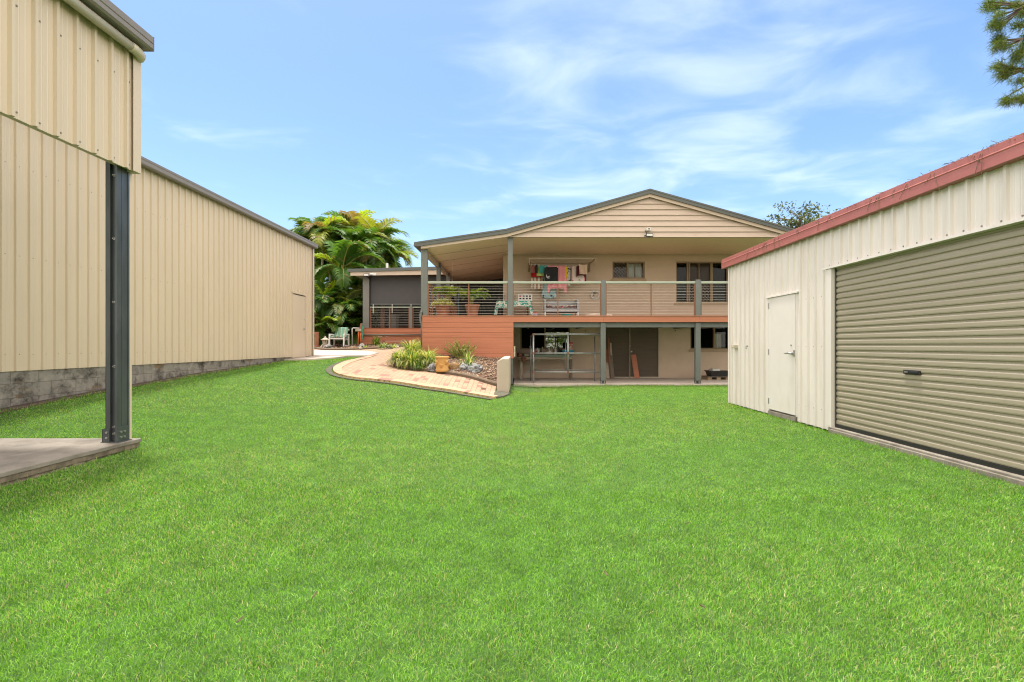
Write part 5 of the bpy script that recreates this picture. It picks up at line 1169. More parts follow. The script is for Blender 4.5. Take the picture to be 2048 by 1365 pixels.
def palm(c, h, L, nf, seed, label, yellow=.25, brown=.1, lean=(0,0), stems=1, low=.1, group='palms behind the sheds', lw=.07):
    g = random.Random(seed); root = empty('palm_tree', c, label, 'palm', group); tr = MB(); cr = MB()
    for s_ in range(stems):
        hh = h*(1 if s_ == 0 else g.uniform(.45, .95)); bx, by = (0,0) if s_ == 0 else (g.uniform(-.7,.7), g.uniform(-.6,.6))
        top = Vector(c)+Vector((bx+lean[0]*hh, by+lean[1]*hh, hh)); b0 = Vector(c)+Vector((bx,by,-.1))
        tr.tube([b0, b0.lerp(top,.4)+Vector((-lean[0]*.3,0,0)), top], [.10,.075,.06], 8); tr.tube([top-Vector((0,0,.55)), top-Vector((0,0,.2)), top+Vector((0,0,.12))], [.075,.085,.04], 8, 1)
        n = nf if s_ == 0 else int(nf*.7)
        for i in range(n):
            el = g.uniform(low, 1.35) if i > 1 else 1.45
            r = g.random(); mi = 1 if r < yellow else (5 if r < yellow*1.25 else (3 if r < yellow*1.25+brown else (0 if r < .75 else (2 if r < .9 else 6))))
            frond(cr, top+Vector((0,0,.05)), i*2.4+g.uniform(-.4,.4), el, L*g.uniform(.8,1.15)*(1 if s_ == 0 else .9), g, lw, 34, mi, curl=g.uniform(.8,1.45))
    tr.build('trunk', ['palm_trunk','palm_stem'], root, smooth=True); cr.build('crown', PM, root, fix=False)
def pg(px, Y): return Vector((PX(px, Y), Y, T(PX(px,Y), Y)))
palm(pg(684.5,22.6), PZ(548,22.6)-pg(684,22.6).z, 2.0, 12, 101, 'young palm with slender ringed trunk and drooping fronds in front of the clump', .12, .02, low=-.05, lw=.10)
sp = [ # px of trunk, depth, py of crown, frond length, label
 (626,25.5,470,1.9,'leftmost palm, half hidden behind the end of the big shed',.15,.08,1),
 (640,24.2,458,2.1,'palm with a stiff upright frond standing left of the young palm',.25,.10,1),
 (662,26.0,476,2.3,'yellow green palm behind the young palm crown',.40,.15,1),
 (705,26.5,462,2.3,'tallest palm in the middle of the clump',.35,.10,1),
 (728,25.0,488,2.2,'palm with golden tips above the pavilion roof corner',.35,.18,1),
 (752,26.0,480,2.2,'bronze tinged palm above the pavilion roof',.30,.18,1),
 (768,25.5,508,2.0,'rightmost palm, browned fronds reaching over the pavilion roof',.10,.60,1),
 (655,22.0,588,1.7,'low multi stemmed palm left of the garden chair',.30,.08,2),
 (700,21.9,606,1.6,'low palm with yellowing fronds hanging over the garden chair',.45,.10,2),
 (636,21.5,628,1.5,'shortest palm tuft beside the stone lantern',.40,.08,2),
 (722,24.4,560,2.0,'dark palm squeezed against the pavilion column',.05,.05,2),
 (676,27.5,520,2.4,'deep green palm filling the back of the clump',.10,.05,2),
 (632,27.0,545,2.4,'shaded palm at the back left of the clump',.05,.08,2),
 (715,28.0,530,2.4,'shaded palm at the back right of the clump',.05,.08,2),
 (672,21.4,645,1.2,'knee high palm seedling directly behind the garden chair',.20,.05,2),
 (706,21.7,648,1.3,'palm seedling behind the tool rack',.10,.05,2)]
for i, (px, Y, py, L_, lab, ye, br, st_) in enumerate(sp):
    c = pg(px, Y); palm(c, PZ(py, Y)-c.z-.55, L_*.92, 25 if py < 520 else 18, 120+i, lab, ye*.45, br*.5, lean=(random.uniform(-.03,.03), 0), stems=st_, low=-.05)
# ======================= gum tree beyond the house, and bush tops over the garage
def twig_tree(name, c, base_h, tips, seed, label, cat, leafn, leafr, lsize, mats, tr_r=.3, wob=.3):
    g = random.Random(seed); root = empty(name, c, label, cat); tr = MB(); lf = MB(); fork = Vector(c)+Vector((0,0,base_h))
    tr.tube([c, Vector(c).lerp(fork,.5)+Vector((wob*.5,0,0)), fork], [tr_r,tr_r*.8,tr_r*.6], 8)
    for tp, k in tips:
        tp = Vector(tp); mid = fork.lerp(tp,.5)+Vector((g.uniform(-wob,wob), g.uniform(-wob,wob), g.uniform(0,wob)))
        tr.tube([fork, fork.lerp(mid,.6), mid, mid.lerp(tp,.6), tp], [tr_r*.45,tr_r*.36,tr_r*.28,tr_r*.18,tr_r*.08], 6)
        for _ in range(int(9*k)):
            q = tp+Vector((g.gauss(0,1), g.gauss(0,1), g.gauss(0,.75)))*leafr*.75; tr.tube([tp.lerp(mid, g.random()*.4), q], [tr_r*.06,.012], 4, cap=False)
            for _ in range(leafn):
                o = q+Vector((g.gauss(0,1), g.gauss(0,1), g.gauss(0,.8)))*leafr*.33; a = Vector((g.gauss(0,1), g.gauss(0,1), g.gauss(-.5,.8))).normalized(); b = a.orthogonal().normalized(); b.rotate(Matrix.Rotation(g.uniform(0,6.28),3,a)); s_ = lsize*g.uniform(.6,1.3)
                lf.add([o, o+a*s_*.5+b*s_*.22, o+a*s_, o+a*s_*.5-b*s_*.22], [(0,1,2,3)], g.choice((0,0,1)))
    tr.build('trunk', ['bark'], root, smooth=True); lf.build('crown', mats, root, fix=False)
Y = 36.0
def q_(px, py, dy=0): return P(px, py, Y+dy)
c = Vector((PX(1590,Y), Y, 0))
twig_tree('gum_tree', c, PZ(475,Y), [(q_(1604,430),1.1),(q_(1612,426,1),1.0),(q_(1596,434,-1),.8),(q_(1575,440),.8),(q_(1580,450),.9),(q_(1556,443),.35),(q_(1562,458),.7),(q_(1548,436,1),.15),(q_(1610,447),.5),(q_(1622,443),.3),(q_(1600,462),1),(q_(1575,470),1.2),(q_(1590,478),1.2)], 4, 'sparse gum tree top behind the right slope of the house roof', 'tree', 16, .75, .26, ['gum1','gum2'], tr_r=.26, wob=.5)
Y = 40.0; c = Vector((PX(1650,Y), Y, 0))
twig_tree('bushy_tree', c, PZ(500,Y), [(q_(1657,443),.5),(q_(1650,452),.8),(q_(1664,442),.4),(q_(1636,458),.7),(q_(1672,450),1),(q_(1650,464),1)], 6, 'distant bushy tree top just showing over the red garage fascia', 'tree', 20, .8, .28, ['gum2','gum1'], tr_r=.3)
# ======================= pine leaning in at the top right
Y = 9.0; c = Vector((11.6, 9.6, T(9,9))); g = random.Random(31)
root = empty('pine_tree', c, 'pine tree whose needle tufts hang into the top right corner', 'tree'); tr = MB(); lf = MB(); top = Vector((11.4, 9.5, 14.0))
tr.tube([c, Vector((11.5,9.5,5)), top], [.30,.22,.06], 10)
def tuft(q, d, n=90, ln=.15):
    d = Vector(d).normalized()
    for _ in range(n):
        a = (d*g.uniform(.1,1.0)+Vector((g.gauss(0,.55), g.gauss(0,.55), g.gauss(-.08,.5)))).normalized(); l_ = ln*g.uniform(.6,1.2); o = q+Vector((g.gauss(0,.035), g.gauss(0,.035), g.gauss(0,.035)))-d*g.random()*.10; s_ = a.orthogonal().normalized()*.0034
        t_ = a.cross(s_).normalized()*.0034; e = o+a*l_+Vector((0,0,-.015))
        lf.add([o-s_, o+s_, e], [(0,1,2)], g.choice((0,0,1))); lf.add([o-t_, o+t_, e], [(0,1,2)], g.choice((0,0,1)))
def pz5(x, y, dy=0): return P(1900+x/5.69, y/5.69, Y+dy)
br = [((905,40),[(420,60),(470,40),(390,90),(520,60),(560,20),(480,90),(440,20)]), ((850,70),[(520,180),(590,270),(510,290),(540,340),(480,260),(560,300),(470,300),(560,170)]), ((830,440),[(530,450),(560,480),(500,470),(545,420)]), ((830,445),[(540,530),(600,530),(500,550),(660,545)]), ((880,780),[(540,720),(500,770),(560,770),(620,800),(600,850),(660,760),(560,830),(640,850),(570,890),(680,800)]), ((880,570),[(770,600),(740,620),(800,590),(720,690),(780,640),(760,690)]), ((900,280),[(770,280),(730,290),(820,270)]), ((900,900),[(800,910),(770,930)]), ((900,1060),[(640,1130),(600,1160),(690,1150),(650,1160),(820,1100),(800,1150),(780,1110),(840,1140)]), ((880,480),[(820,490),(840,400),(835,520)]), ((870,110),[(800,120),(790,170),(830,30),(760,40),(700,30),(830,150)]), ((900,820),[(840,800),(830,740)])]
for (rx, ry), tips in br:
    r0 = pz5(rx, ry); hub = Vector((11.5, 9.5, r0.z-.5+.0)); tr.tube([hub, hub.lerp(r0,.6)+Vector((0,0,.15)), r0], [.06,.04,.022], 6)
    for tx, ty in tips:
        e = pz5(tx, ty, g.uniform(-.25,.25)); md = r0.lerp(e,.55)+Vector((0,g.uniform(-.04,.04),-.03)); tr.tube([r0, md, e], [.014,.011,.007], 5); tuft(e, (e-md))
for i in range(70):
    z = g.uniform(4.6, 13.5); a = g.uniform(-1.15, 1.5); ln = (14.2-z)*.35+.3; hub = Vector((11.5-.0, 9.5, z)); e = hub+Vector((math.cos(a)*ln, math.sin(a)*ln, .2)); tr.tube([hub, e], [.05,.012], 5)
    for k in range(5): tuft(hub.lerp(e, .45+.55*k/4)+Vector((g.gauss(0,.15), g.gauss(0,.15), g.gauss(0,.1))), (e-hub), 45, .17)
tr.build('trunk', ['bark'], root, smooth=True); lf.build('crown', ['pine1','pine2'], root, fix=False)
# tree standing behind the viewer: it shows only as a reflection in the workshop window
Y = -13.0; c = Vector((2.6, Y, 0))
twig_tree('yard_tree', c, 1.4, [(Vector((2.6+dx_, Y+dy_, z_)), 1.6) for dx_, dy_, z_ in ((0,0,4.2),(-1.6,.5,3.4),(1.5,.3,3.6),(-2.4,0,2.4),(2.4,-.4,2.3),(.3,1,2.6),(-.8,.8,1.8),(1.2,.9,1.6))], 9, 'leafy yellow green tree reflected in the tinted workshop window', 'tree', 22, .9, .3, ['p2','l1'], tr_r=.16)
# ======================= things on the deck
def dp(px, py, Y): return P(px, py, Y)
def pot_lathe(mb, c, rt, rb, h, m=0):
    mb.lathe([(rb*1.25,0),(rb*1.3,.025),(rb,.03),(rb*.98,.03),(rb*1.02,.05),(rt*.9,h*.80),(rt*.93,h*.82),(rt,h*.84),(rt*1.02,h*.97),(rt*.98,h),(rt*.88,h),(rt*.85,h*.92),(.01,h*.9)], c, 28, m)
# palm in a pot
Yd = 15.75
def potted(px0, px1, pyr, label, seed, kind, Y=Yd, rb=.7):
    xc = PX((px0+px1)/2, Y); rt = (PX(px1,Y)-PX(px0,Y))/2; h = PZ(pyr, Y)-DZ; c = Vector((xc, Y, DZ+.001)); root = empty('potted_palm' if kind != 'leafy' else 'potted_plant', c, label, 'potted plant')
    mb = MB(); pot_lathe(mb, c, rt, rt*rb, h); mb.build('pot', ['terracotta'], root, smooth=True)
    mb = MB(); mb.lathe([(.01,h*.9),(rt*.84,h*.905),(rt*.84,h*.91),(.01,h*.93)], c, 16); mb.build('soil', ['soil'], root)
    return root, c, rt, h
root, c, rt, h = potted(930, 959.5, 609.5, 'feathery palm in a ribbed terracotta pot, right of the wide planter on the deck', 1, 'palm')
g = random.Random(71); cr = MB(); st = MB(); b = c+Vector((0,0,h*.9))
for k in range(3): st.tube([b+Vector((g.uniform(-.05,.05),g.uniform(-.05,.05),0)), b+Vector((g.uniform(-.08,.08),g.uniform(-.05,.05),.22))], [.022,.014], 6)
for i in range(17): frond(cr, b+Vector((0,0,.14)), i*2.4, g.uniform(.7,1.45), g.uniform(.50,.74), g, .022, 30, g.choice((0,0,1,1,2)), curl=1.15)
st.build('stem', ['palm_stem'], root, smooth=True); cr.build('foliage', ['pp1','pp2','pp3','p4','palm_stem','p5','p6'], root, fix=False)
root, c, rt, h = potted(869, 902.5, 610.5, 'wide bowl planter with cream variegated leaves spilling over its rim', 2, 'leafy', rb=.66)
g = random.Random(72); lf = MB()
for _ in range(620):
    a = g.uniform(0,6.283); r_ = rt*1.28*math.sqrt(g.random()); q = c+Vector((math.cos(a)*r_, math.sin(a)*r_*.9, h*.92+.24*(1-(r_/rt/1.3)**2)*g.random()+.03)); d = Vector((math.cos(a), math.sin(a), g.uniform(-.7,.6))).normalized(); s_ = d.cross(Vector((g.gauss(0,.4),g.gauss(0,.4),1))).normalized()*.022; lf.add([q, q+d*.035+s_, q+d*.085, q+d*.035-s_], [(0,1,2,3)], g.choice((0,0,1,2)))
lf.build('foliage', ['sh2','l2','l3'], root, fix=False)
root, c, rt, h = potted(893, 915, 614, 'taller palm in a plain clay pot half hidden behind the wide planter', 3, 'palm', Y=16.35, rb=.75)
g = random.Random(73); cr = MB(); b = c+Vector((0,0,h*.9)); st = MB().tube([b, b+Vector((-.08,0,.35))], [.03,.02], 6); st.build('stem', ['palm_stem'], root)
for i in range(15): frond(cr, b+Vector((-.08,0,.30)), i*2.4, g.uniform(.75,1.45), g.uniform(.55,.78), g, .026, 28, g.choice((0,0,1,1,1)), curl=1.1)
cr.build('foliage', ['pp1','pp2','pp3','p4','palm_stem','p5','p6'], root, fix=False)
# hanging white feeder
q = dp(904.5, 572, 17.2); mb = MB(); mb.lathe([(0,-.27),(.05,-.26),(.055,-.2),(.03,-.16),(.03,-.06),(.055,-.03),(.05,0),(.01,.02)], q, 12); mb.tube([q, Vector((q.x, q.y, wz(q.x)-.004))], .004, 4); tag(mb.build('hanging_ornament', ['white_plastic'], loc=q, smooth=True), 'small white ornament hanging above the potted palms on the side verandah', 'ornament')
# table with a patterned cloth
Yt0, Yt1 = 16.75, 17.55; xt0, xt1 = PX(993.5, Yt0), PX(1061.5, Yt0); zt = PZ(602.2, Yt0)
root = empty('deck_table', ((xt0+xt1)/2, (Yt0+Yt1)/2, DZ), 'low table hidden under a teal floral cloth behind the deck post', 'table')
MB().box(xt0+.02, xt1-.02, Yt0+.02, Yt1-.02, zt-.035, zt-.006).build('tabletop', ['white_plastic'], root)
for x in (xt0+.1, xt1-.1):
    for y in (Yt0+.1, Yt1-.1): MB().tube([(x,y,DZ+.001),(x,y,zt-.036)], .022, 8).build('leg', ['black_steel'], root)
M['teal_cloth'] = patmat('teal_floral_cloth', (.04,.30,.255), (.62,.62,.54), 6.5, 'noise', .47, .53, rnd=2.2)
mb = MB(); mb.box(xt0, xt1, Yt0, Yt1, zt-.004, zt+.002)
def hang(u): return .22+.03*math.sin(u*7)+(.26 if u < .10 or u > .90 else 0)*1.0
mb.grid(lambda u, v: (xt0+(xt1-xt0)*u+(u-.5)*.20*v, Yt0-.006-.05*v+.018*math.sin(u*38)*v, zt+.002-v*(hang(u))), 60, 5)
mb.grid(lambda u, v: (xt0-.006-.08*v, Yt0+(Yt1-Yt0)*u, zt-v*.3), 10, 4); mb.grid(lambda u, v: (xt1+.006+.08*v, Yt0+(Yt1-Yt0)*u, zt-v*.3), 10, 4)
o = mb.build('tablecloth', ['teal_cloth'], loc=((xt0+xt1)/2, Yt0, zt), fix=False); tag(o, 'teal tablecloth with white daisy pattern hanging over the deck table', 'tablecloth')
# laundry basket
bx0, bx1 = PX(1037.5,17.0), PX(1063,17.0); by0, by1 = 16.85, 17.25; bz0 = zt+.004; bz1 = PZ(589.5, 17.0)
root = empty('laundry_basket', ((bx0+bx1)/2, 17.05, bz0), 'white slotted laundry basket full of dark clothes on the table', 'basket'); mb = MB(); hh = bz1-bz0
for y in (by0, by1):
    mb.box(bx0, bx1, y-.006, y+.006, bz0, bz0+hh*.24)
    mb.box(bx0-.01, bx1+.01, y-.006, y+.006, bz0+hh*.46, bz0+hh*.60); mb.box(bx0-.02, bx1+.02, y-.006, y+.006, bz0+hh*.80, bz1-.012)
    for k in range(5): x = bx0+(bx1-bx0)*k/4; mb.box(x-.02, x+.02, y-.0065, y+.0065, bz0, bz1-.01)
for x in (bx0, bx1): mb.box(x-.006, x+.006, by0, by1, bz0, bz1-.012)
mb.box(bx0, bx1, by0, by1, bz0, bz0+.01); mb.build('body', ['white_plastic'], root)
mb = MB(); mb.grid(lambda u, v: (bx0-.035+(bx1-bx0+.07)*u, by0-.025 if v < .5 else by0+.01, bz1-.018+(.02 if .25 < v < .9 else 0)+.012*math.sin(math.pi*u)), 8, 4); mb.build('rim', ['white_plastic'], root, solid=.012)
mb = MB(); mb.box(bx0+.02, bx1-.02, by0+.02, by1-.02, bz0+.02, bz1-.03); ck = mb.build('folded_clothes', ['black'], root); 
mb = MB(); mb.box(bx0+.03, bx0+.17, by0+.013, by0+.019, bz0+hh*.58, bz1-.05); mb.build('red_garment', ['red_plain'], root)
# black wire basket
wx0, wx1 = PX(1009,17.2), PX(1034.5,17.2); wz0 = zt+.004; wz1 = PZ(591,17.2); mb = MB()
for z in np.linspace(wz0+.01, wz1, 4):
    for a, b_ in (((wx0,17.05),(wx1,17.05)),((wx0,17.45),(wx1,17.45)),((wx0,17.05),(wx0,17.45)),((wx1,17.05),(wx1,17.45))): mb.tube([(a[0],a[1],z),(b_[0],b_[1],z)], .004, 4)
for k in range(10):
    x = wx0+(wx1-wx0)*k/9
    for y in (17.05, 17.45): mb.tube([(x,y,wz0+.004),(x,y,wz1)], .0035, 4)
tag(mb.build('wire_basket', ['black_steel'], loc=((wx0+wx1)/2,17.25,wz0), fix=False), 'black wire basket on the table behind the deck post', 'basket')
q = dp(998.5, 600, 17.0); mb = MB(); mb.lathe([(.03,0),(.035,.05),(.025,.10),(.02,.14)], (q.x, 17.0, zt+.004), 10); tag(mb.build('candle_jar', ['black'], loc=(q.x,17.0,zt)), 'small dark jar at the left end of the cloth covered table', 'jar')
c = Vector((PX(1070,16.3), 16.3, DZ+.001)); mb = MB(); mb.lathe([(.06,0),(.075,.08),(.08,.12),(.085,.13),(.08,.15),(.01,.155)], c, 14); r_ = mb
mb2 = MB(); mb2.lathe([(.082,.125),(.088,.15),(.06,.17),(.01,.175)], c, 14); root = empty('lidded_tub', c, 'small lilac tub with a dark red lid on the deck beside the table', 'tub'); M['lilac'] = mat('lilac_plastic', (.42,.36,.52), .5); mb.build('body', ['lilac'], root, smooth=True); mb2.build('lid', ['red_plain'], root, smooth=True)
# daybed with blanket
Yb0, Yb1 = 16.5, 17.15; x0, x1 = PX(1088.5,Yb0), PX(1158.3,Yb0)
root = empty('bench', ((x0+x1)/2, (Yb0+Yb1)/2, DZ), 'small grey covered bench with white feet under the hanging laundry', 'bench')
zs = PZ(619,Yb0); zb_ = PZ(602,Yb0)
for x in (x0+.035, x1-.035):
    for y, zt_ in ((Yb0+.03, PZ(612,Yb0)), (Yb1-.03, PZ(598.5,Yb1))):
        q = MB().tube([(x,y,DZ+.001),(x,y,PZ(624.5,Yb0))], .026, 10).build('leg', ['white_plastic'], root, smooth=True)
    mb = MB(); mb.prism([(Yb0, PZ(624.5,Yb0)),(Yb1, PZ(624.5,Yb0)),(Yb1, PZ(598,Yb1)),(Yb1-.12, PZ(600,Yb1)),(Yb0+.04, PZ(600,Yb0)),(Yb0, PZ(603,Yb0))], x-.03, x+.03, 'x'); mb.build('side_panel', ['grey_wicker'], root, bevel=.012)
MB().box(x0+.065, x1-.065, Yb0+.01, Yb1-.05, PZ(624.5,Yb0), PZ(617.5,Yb0)).build('seat', ['grey_wicker'], root, bevel=.02)
MB().box(x0+.065, x1-.065, Yb1-.05, Yb1-.01, PZ(624,Yb0), PZ(602.5,Yb1)).build('backrest', ['grey_wicker'], root, bevel=.015)
M['blanket'] = mat('beige_blanket', (.56,.44,.35), .95, .08, 6); M['plum'] = mat('plum_blanket', (.13,.065,.07), .95, .3, 9)
mb = MB(); zs2 = PZ(617.3,Yb0)
def bl(u, v):
    lift = .05+.10*abs(u-.5)**1.2*2+.02*math.sin(u*19)+.018*math.sin(u*41+v*7); prof = math.sin(math.pi*min(1,.08+v*.84))
    return (x0+.08+(x1-x0-.16)*u, Yb0+.02+(Yb1-Yb0-.12)*v, zs2+lift*prof+.004+.06*v*abs(u-.5))
mb.grid(bl, 40, 12, 0)
for f in range(len(mb.f)):
    if mb.f[f][0] % 13 < 3: mb.m[f] = 1
tag(mb.build('blanket', ['blanket','plum'], loc=((x0+x1)/2,(Yb0+Yb1)/2,zs2), smooth=True, fix=False, solid=.012), 'rumpled beige and plum blanket piled on the grey bench', 'blanket')
q = dp(1123.5, 610.5, 16.75); mb = MB(); mb.lathe([(0,-.04),(.03,-.03),(.042,0),(.03,.03),(0,.04)], (q.x, q.y, bl(.5,.4)[2]+.04), 12); tag(mb.build('red_ball', ['red_plain'], loc=(q.x,q.y,bl(.5,.4)[2]), smooth=True), 'small red ball lying on the blanket', 'ball')
c = Vector((PX(1133.5,16.72), 16.72, DZ+.001)); mb = MB(); rr_ = (PX(1145,16.72)-PX(1121.8,16.72))/2; mb.lathe([(rr_*.7,0),(rr_*.92,.10),(rr_*1.0,.125),(rr_*1.0,.135),(rr_*.9,.125),(rr_*.66,.02),(.01,.015)], c, 24); tag(mb.build('basin', ['teal'], loc=c, smooth=True), 'round teal basin under the grey bench', 'basin')
c = Vector((PX(1198,16.1), 16.1, DZ)); mb = MB(); mb.lathe([(.46,0),(.48,.05),(.42,.10),(.2,.14),(.01,.145)], c, 28, squash=.7); tag(mb.build('pet_bed', ['blanket'], loc=c, smooth=True), 'flat sandy pet cushion on the deck behind the middle post', 'cushion')
# coiled hose on the wall
c = dp(1190.5, 589.8, YW-.05); mb = MB(); g = random.Random(5); rr_ = .145; pts = []
for i in range(150):
    t = i/150*6.283*5; r_ = rr_+.022*math.sin(i*.37)+.012*math.sin(i*.11); pts.append((c.x+r_*math.cos(t)+.008*math.sin(i*.05), c.y-.03-.02*math.sin(i*.21), c.z+r_*math.sin(t)))
mb.tube(pts, .0085, 6); root = empty('hose', c, 'white hose coiled on a wall hook right of the laundry', 'hose'); mb.build('coil', ['white_plastic'], root, smooth=True, fix=False)
mb = MB(); mb.box(c.x-.035, c.x+.02, c.y-.03, YW-.002, c.z+.045, c.z+.11); mb.tube([(c.x-.06,c.y-.02,c.z+.02),(c.x-.06,c.y-.02,c.z-.06)], .018, 6); mb.build('hook', ['frame'], root)
# ======================= clothes line and laundry
root = empty('clothes_line', ((XB(1060)+XB(1190))/2, YW-.01, ZB(530)), 'cream folding wall mounted clothes line above the deck bench', 'clothes line')
Yl = 16.95; ya = YW-.14; zf, zw = PZ(517.3, Yl), ZB(527.6)
a0, a1 = PX(1057.5,Yl), PX(1192.5,Yl); w0, w1 = PX(1060.5,ya), PX(1180.5,ya)
mb = MB(); mb.beam((a0,Yl,zf),(a1,Yl,zf),.035,.045); mb.beam((w0,ya,zw),(w1,ya,zw),.03,.05); mb.beam((a0+.02,Yl,zf),(w0,ya,zw),.03,.04); mb.beam((a1-.02,Yl,zf),(w1+.02,ya,zw),.03,.04); mb.build('frame', ['barge'], root, bevel=.004)
mb = MB()
for k in range(1, 7):
    t = k/7; y = Yl+(ya-Yl)*t; z = PZ(530.2,y); mb.tube([(a0+(w0-a0)*t,y,z),(a1+(w1-a1)*t,y,z)], .003, 4, cap=False)
mb.build_each('line', ['wire'], root, fix=False)
for xa_, xb_ in ((a0+.03,w0),(a1-.03,w1)): MB().beam((xa_,Yl,PZ(530.2,Yl)),(xb_,ya,PZ(530.2,ya)),.02,.02).build('arm', ['barge'], root)
for xa_ in (a0+.03,a1-.03): MB().beam((xa_,Yl,PZ(530.2,Yl)),(xa_,Yl,zf-.02),.02,.02).build('strut', ['barge'], root)
for px in (1058, 1178):
    mb = MB(); x = XB(px); mb.box(x-.035, x+.035, YW-.04, YW-.002, ZB(545), ZB(527)); mb.beam((x,YW-.03,ZB(543)),(x,ya-.15,zw),.025,.035); mb.build('bracket', ['frame'], root)
mb = MB(); mb.beam((XB(1064),YW-.02,ZB(526.0)),(XB(1164),YW-.02,ZB(526.0)),.02,.03); mb.build('wall_bar', ['black_steel'], root)
def lx(zx): return 1040+zx/9.1
def ly(zy): return 500+zy/9.1
M['c_stripe'] = patmat('red_brown_stripe', (.33,.13,.11), (.10,.045,.04), 9, 'wave', .3, .6, rnd=1, stretch=(1,.001,.2)); M['c_black'] = mat('black_cloth', (.016,.016,.018), .9); M['c_teal'] = mat('teal_cloth_plain', (.045,.27,.26), .9); M['c_red'] = mat('red_cloth', (.42,.012,.02), .9); M['c_lime'] = mat('lime_cloth', (.40,.52,.19), .9)
M['c_check'] = patmat('brown_check_towel', (.66,.58,.53), (.36,.20,.14), 2.4, 'wave', .35, .55, rnd=1.2, stretch=(1,.001,.02)); M['c_leaf'] = patmat('blue_leaf_print', (.36,.52,.56), (.10,.105,.055), 7.5, 'voronoi', .26, .31, stretch=(1,.3,1)); M['c_pink'] = mat('pink_cloth', (.70,.27,.29), .9, .06); M['c_yellow'] = mat('yellow_cloth', (.68,.45,.01), .9)
M['c_bw'] = patmat('black_white_print', (.64,.61,.56), (.05,.04,.035), 9, 'noise', .40, .46, rnd=1.5); M['c_navy'] = mat('navy_cloth', (.015,.02,.075), .9); M['c_rose'] = patmat('rose_print', (.66,.58,.54), (.42,.10,.13), 8, 'voronoi', .22, .30); M['c_maroon'] = mat('maroon_cloth', (.085,.012,.022), .9); M['c_beige'] = mat('beige_cloth', (.55,.40,.30), .9); M['c_blue'] = mat('blue_cloth', (.02,.09,.30), .9)
def cloth(nm, zx0, zx1, zy0, zy1, m, label, t, cat='laundry', tails=0, seed=0, bot=0, flare=0):
    """one piece of washing pegged on the line at fraction t from the front bar to the wall"""
    y = Yl+(ya-Yl)*t; x0, x1 = PX(lx(zx0), y), PX(lx(zx1), y); zt_, zb_ = PZ(ly(zy0), y), PZ(ly(zy1), y); g = random.Random(seed+int(zx0)); ph = g.uniform(0,6); fr = g.uniform(9,14)
    line = zf+(zw-zf)*t
    def fn(u, v):
        w_ = x1-x0; x = x0+w_*u+(u-.5)*flare*v; b = zb_
        if tails: b = zb_+tails*(.55+.45*math.sin(math.pi*u)**.6) if .12 < u < .88 else zb_
        if bot: b = zb_+bot*(2*u-1)**2
        z = zt_+(b-zt_)*v - .012*math.sin(math.pi*u)*(1-v)
        return (x, y+(.006+.022*v)*math.sin(u*fr*w_*2.2+ph)+.006*math.sin(v*6+u*3), z)
    mb = MB(); mb.grid(fn, 28, 14); root = empty(nm, ((x0+x1)/2, y, zb_), label, cat, 'washing on the clothes line')
    mb.build('cloth', [m], root, smooth=True, fix=False, solid=.008)
    mb = MB()
    for x in (x0+.02, x1-.02): mb.box(x-.007, x+.007, y-.013, y+.013, zt_-.04, zt_+.02)
    mb.build_each('peg', ['white_plastic'], root); return root, fn
lau = [('towel',200,268,275,420,'c_stripe','narrow red and brown striped cloth at the left end of the line',.15,{}),
 ('sock',270,322,262,420,'c_black','black sock shaped garment beside the striped cloth',.12,{}),('vest',326,352,275,425,'c_maroon','narrow dark maroon garment between black and teal pieces',.3,{}),
 ('cloth_piece',347,500,280,420,'c_teal','plain teal cloth left of the black shirt',.16,{}),('shorts',200,412,292,497,'c_red','bright red garment above the checked towel',.45,{}),
 ('face_cloth',305,432,288,480,'c_lime','lime green face cloth below the teal cloth',.30,{}),('tea_towel',205,412,290,714,'c_check','white towel with brown vertical bands hanging below the red garment',.58,{}),
 ('apron',404,660,286,893,'c_leaf','pale blue apron printed with leaves, lowest of the washing',.72,{'bot':.05}),('shirt',445,695,308,580,'c_black','black shirt with a white scribble on its front',.03,{'flare':-.02}),
 ('nightdress',500,852,282,790,'c_pink','long pink nightdress with pointed tails',.32,{'tails':.17}),('duster',825,856,290,525,'c_yellow','narrow yellow cloth right of the pink nightdress',.28,{}),
 ('print_towel',832,918,300,652,'c_bw','white towel with black print between yellow and navy pieces',.50,{}),('trousers',915,937,330,560,'c_navy','narrow navy garment beside the printed white towel',.62,{}),
 ('bath_towel',938,1180,292,620,'c_rose','white bath towel with rose print and pink hem',.42,{}),('jumper',1025,1192,285,498,'c_maroon','maroon jumper over the rose print towel',.22,{'tails':.06}),
 ('hand_towel',1075,1226,266,446,'c_beige','plain beige hand towel at the right end of the line',.05,{'flare':-.03}),('blue_garment',1183,1206,288,578,'c_blue','narrow blue garment at the far right behind the rose towel',.66,{})]
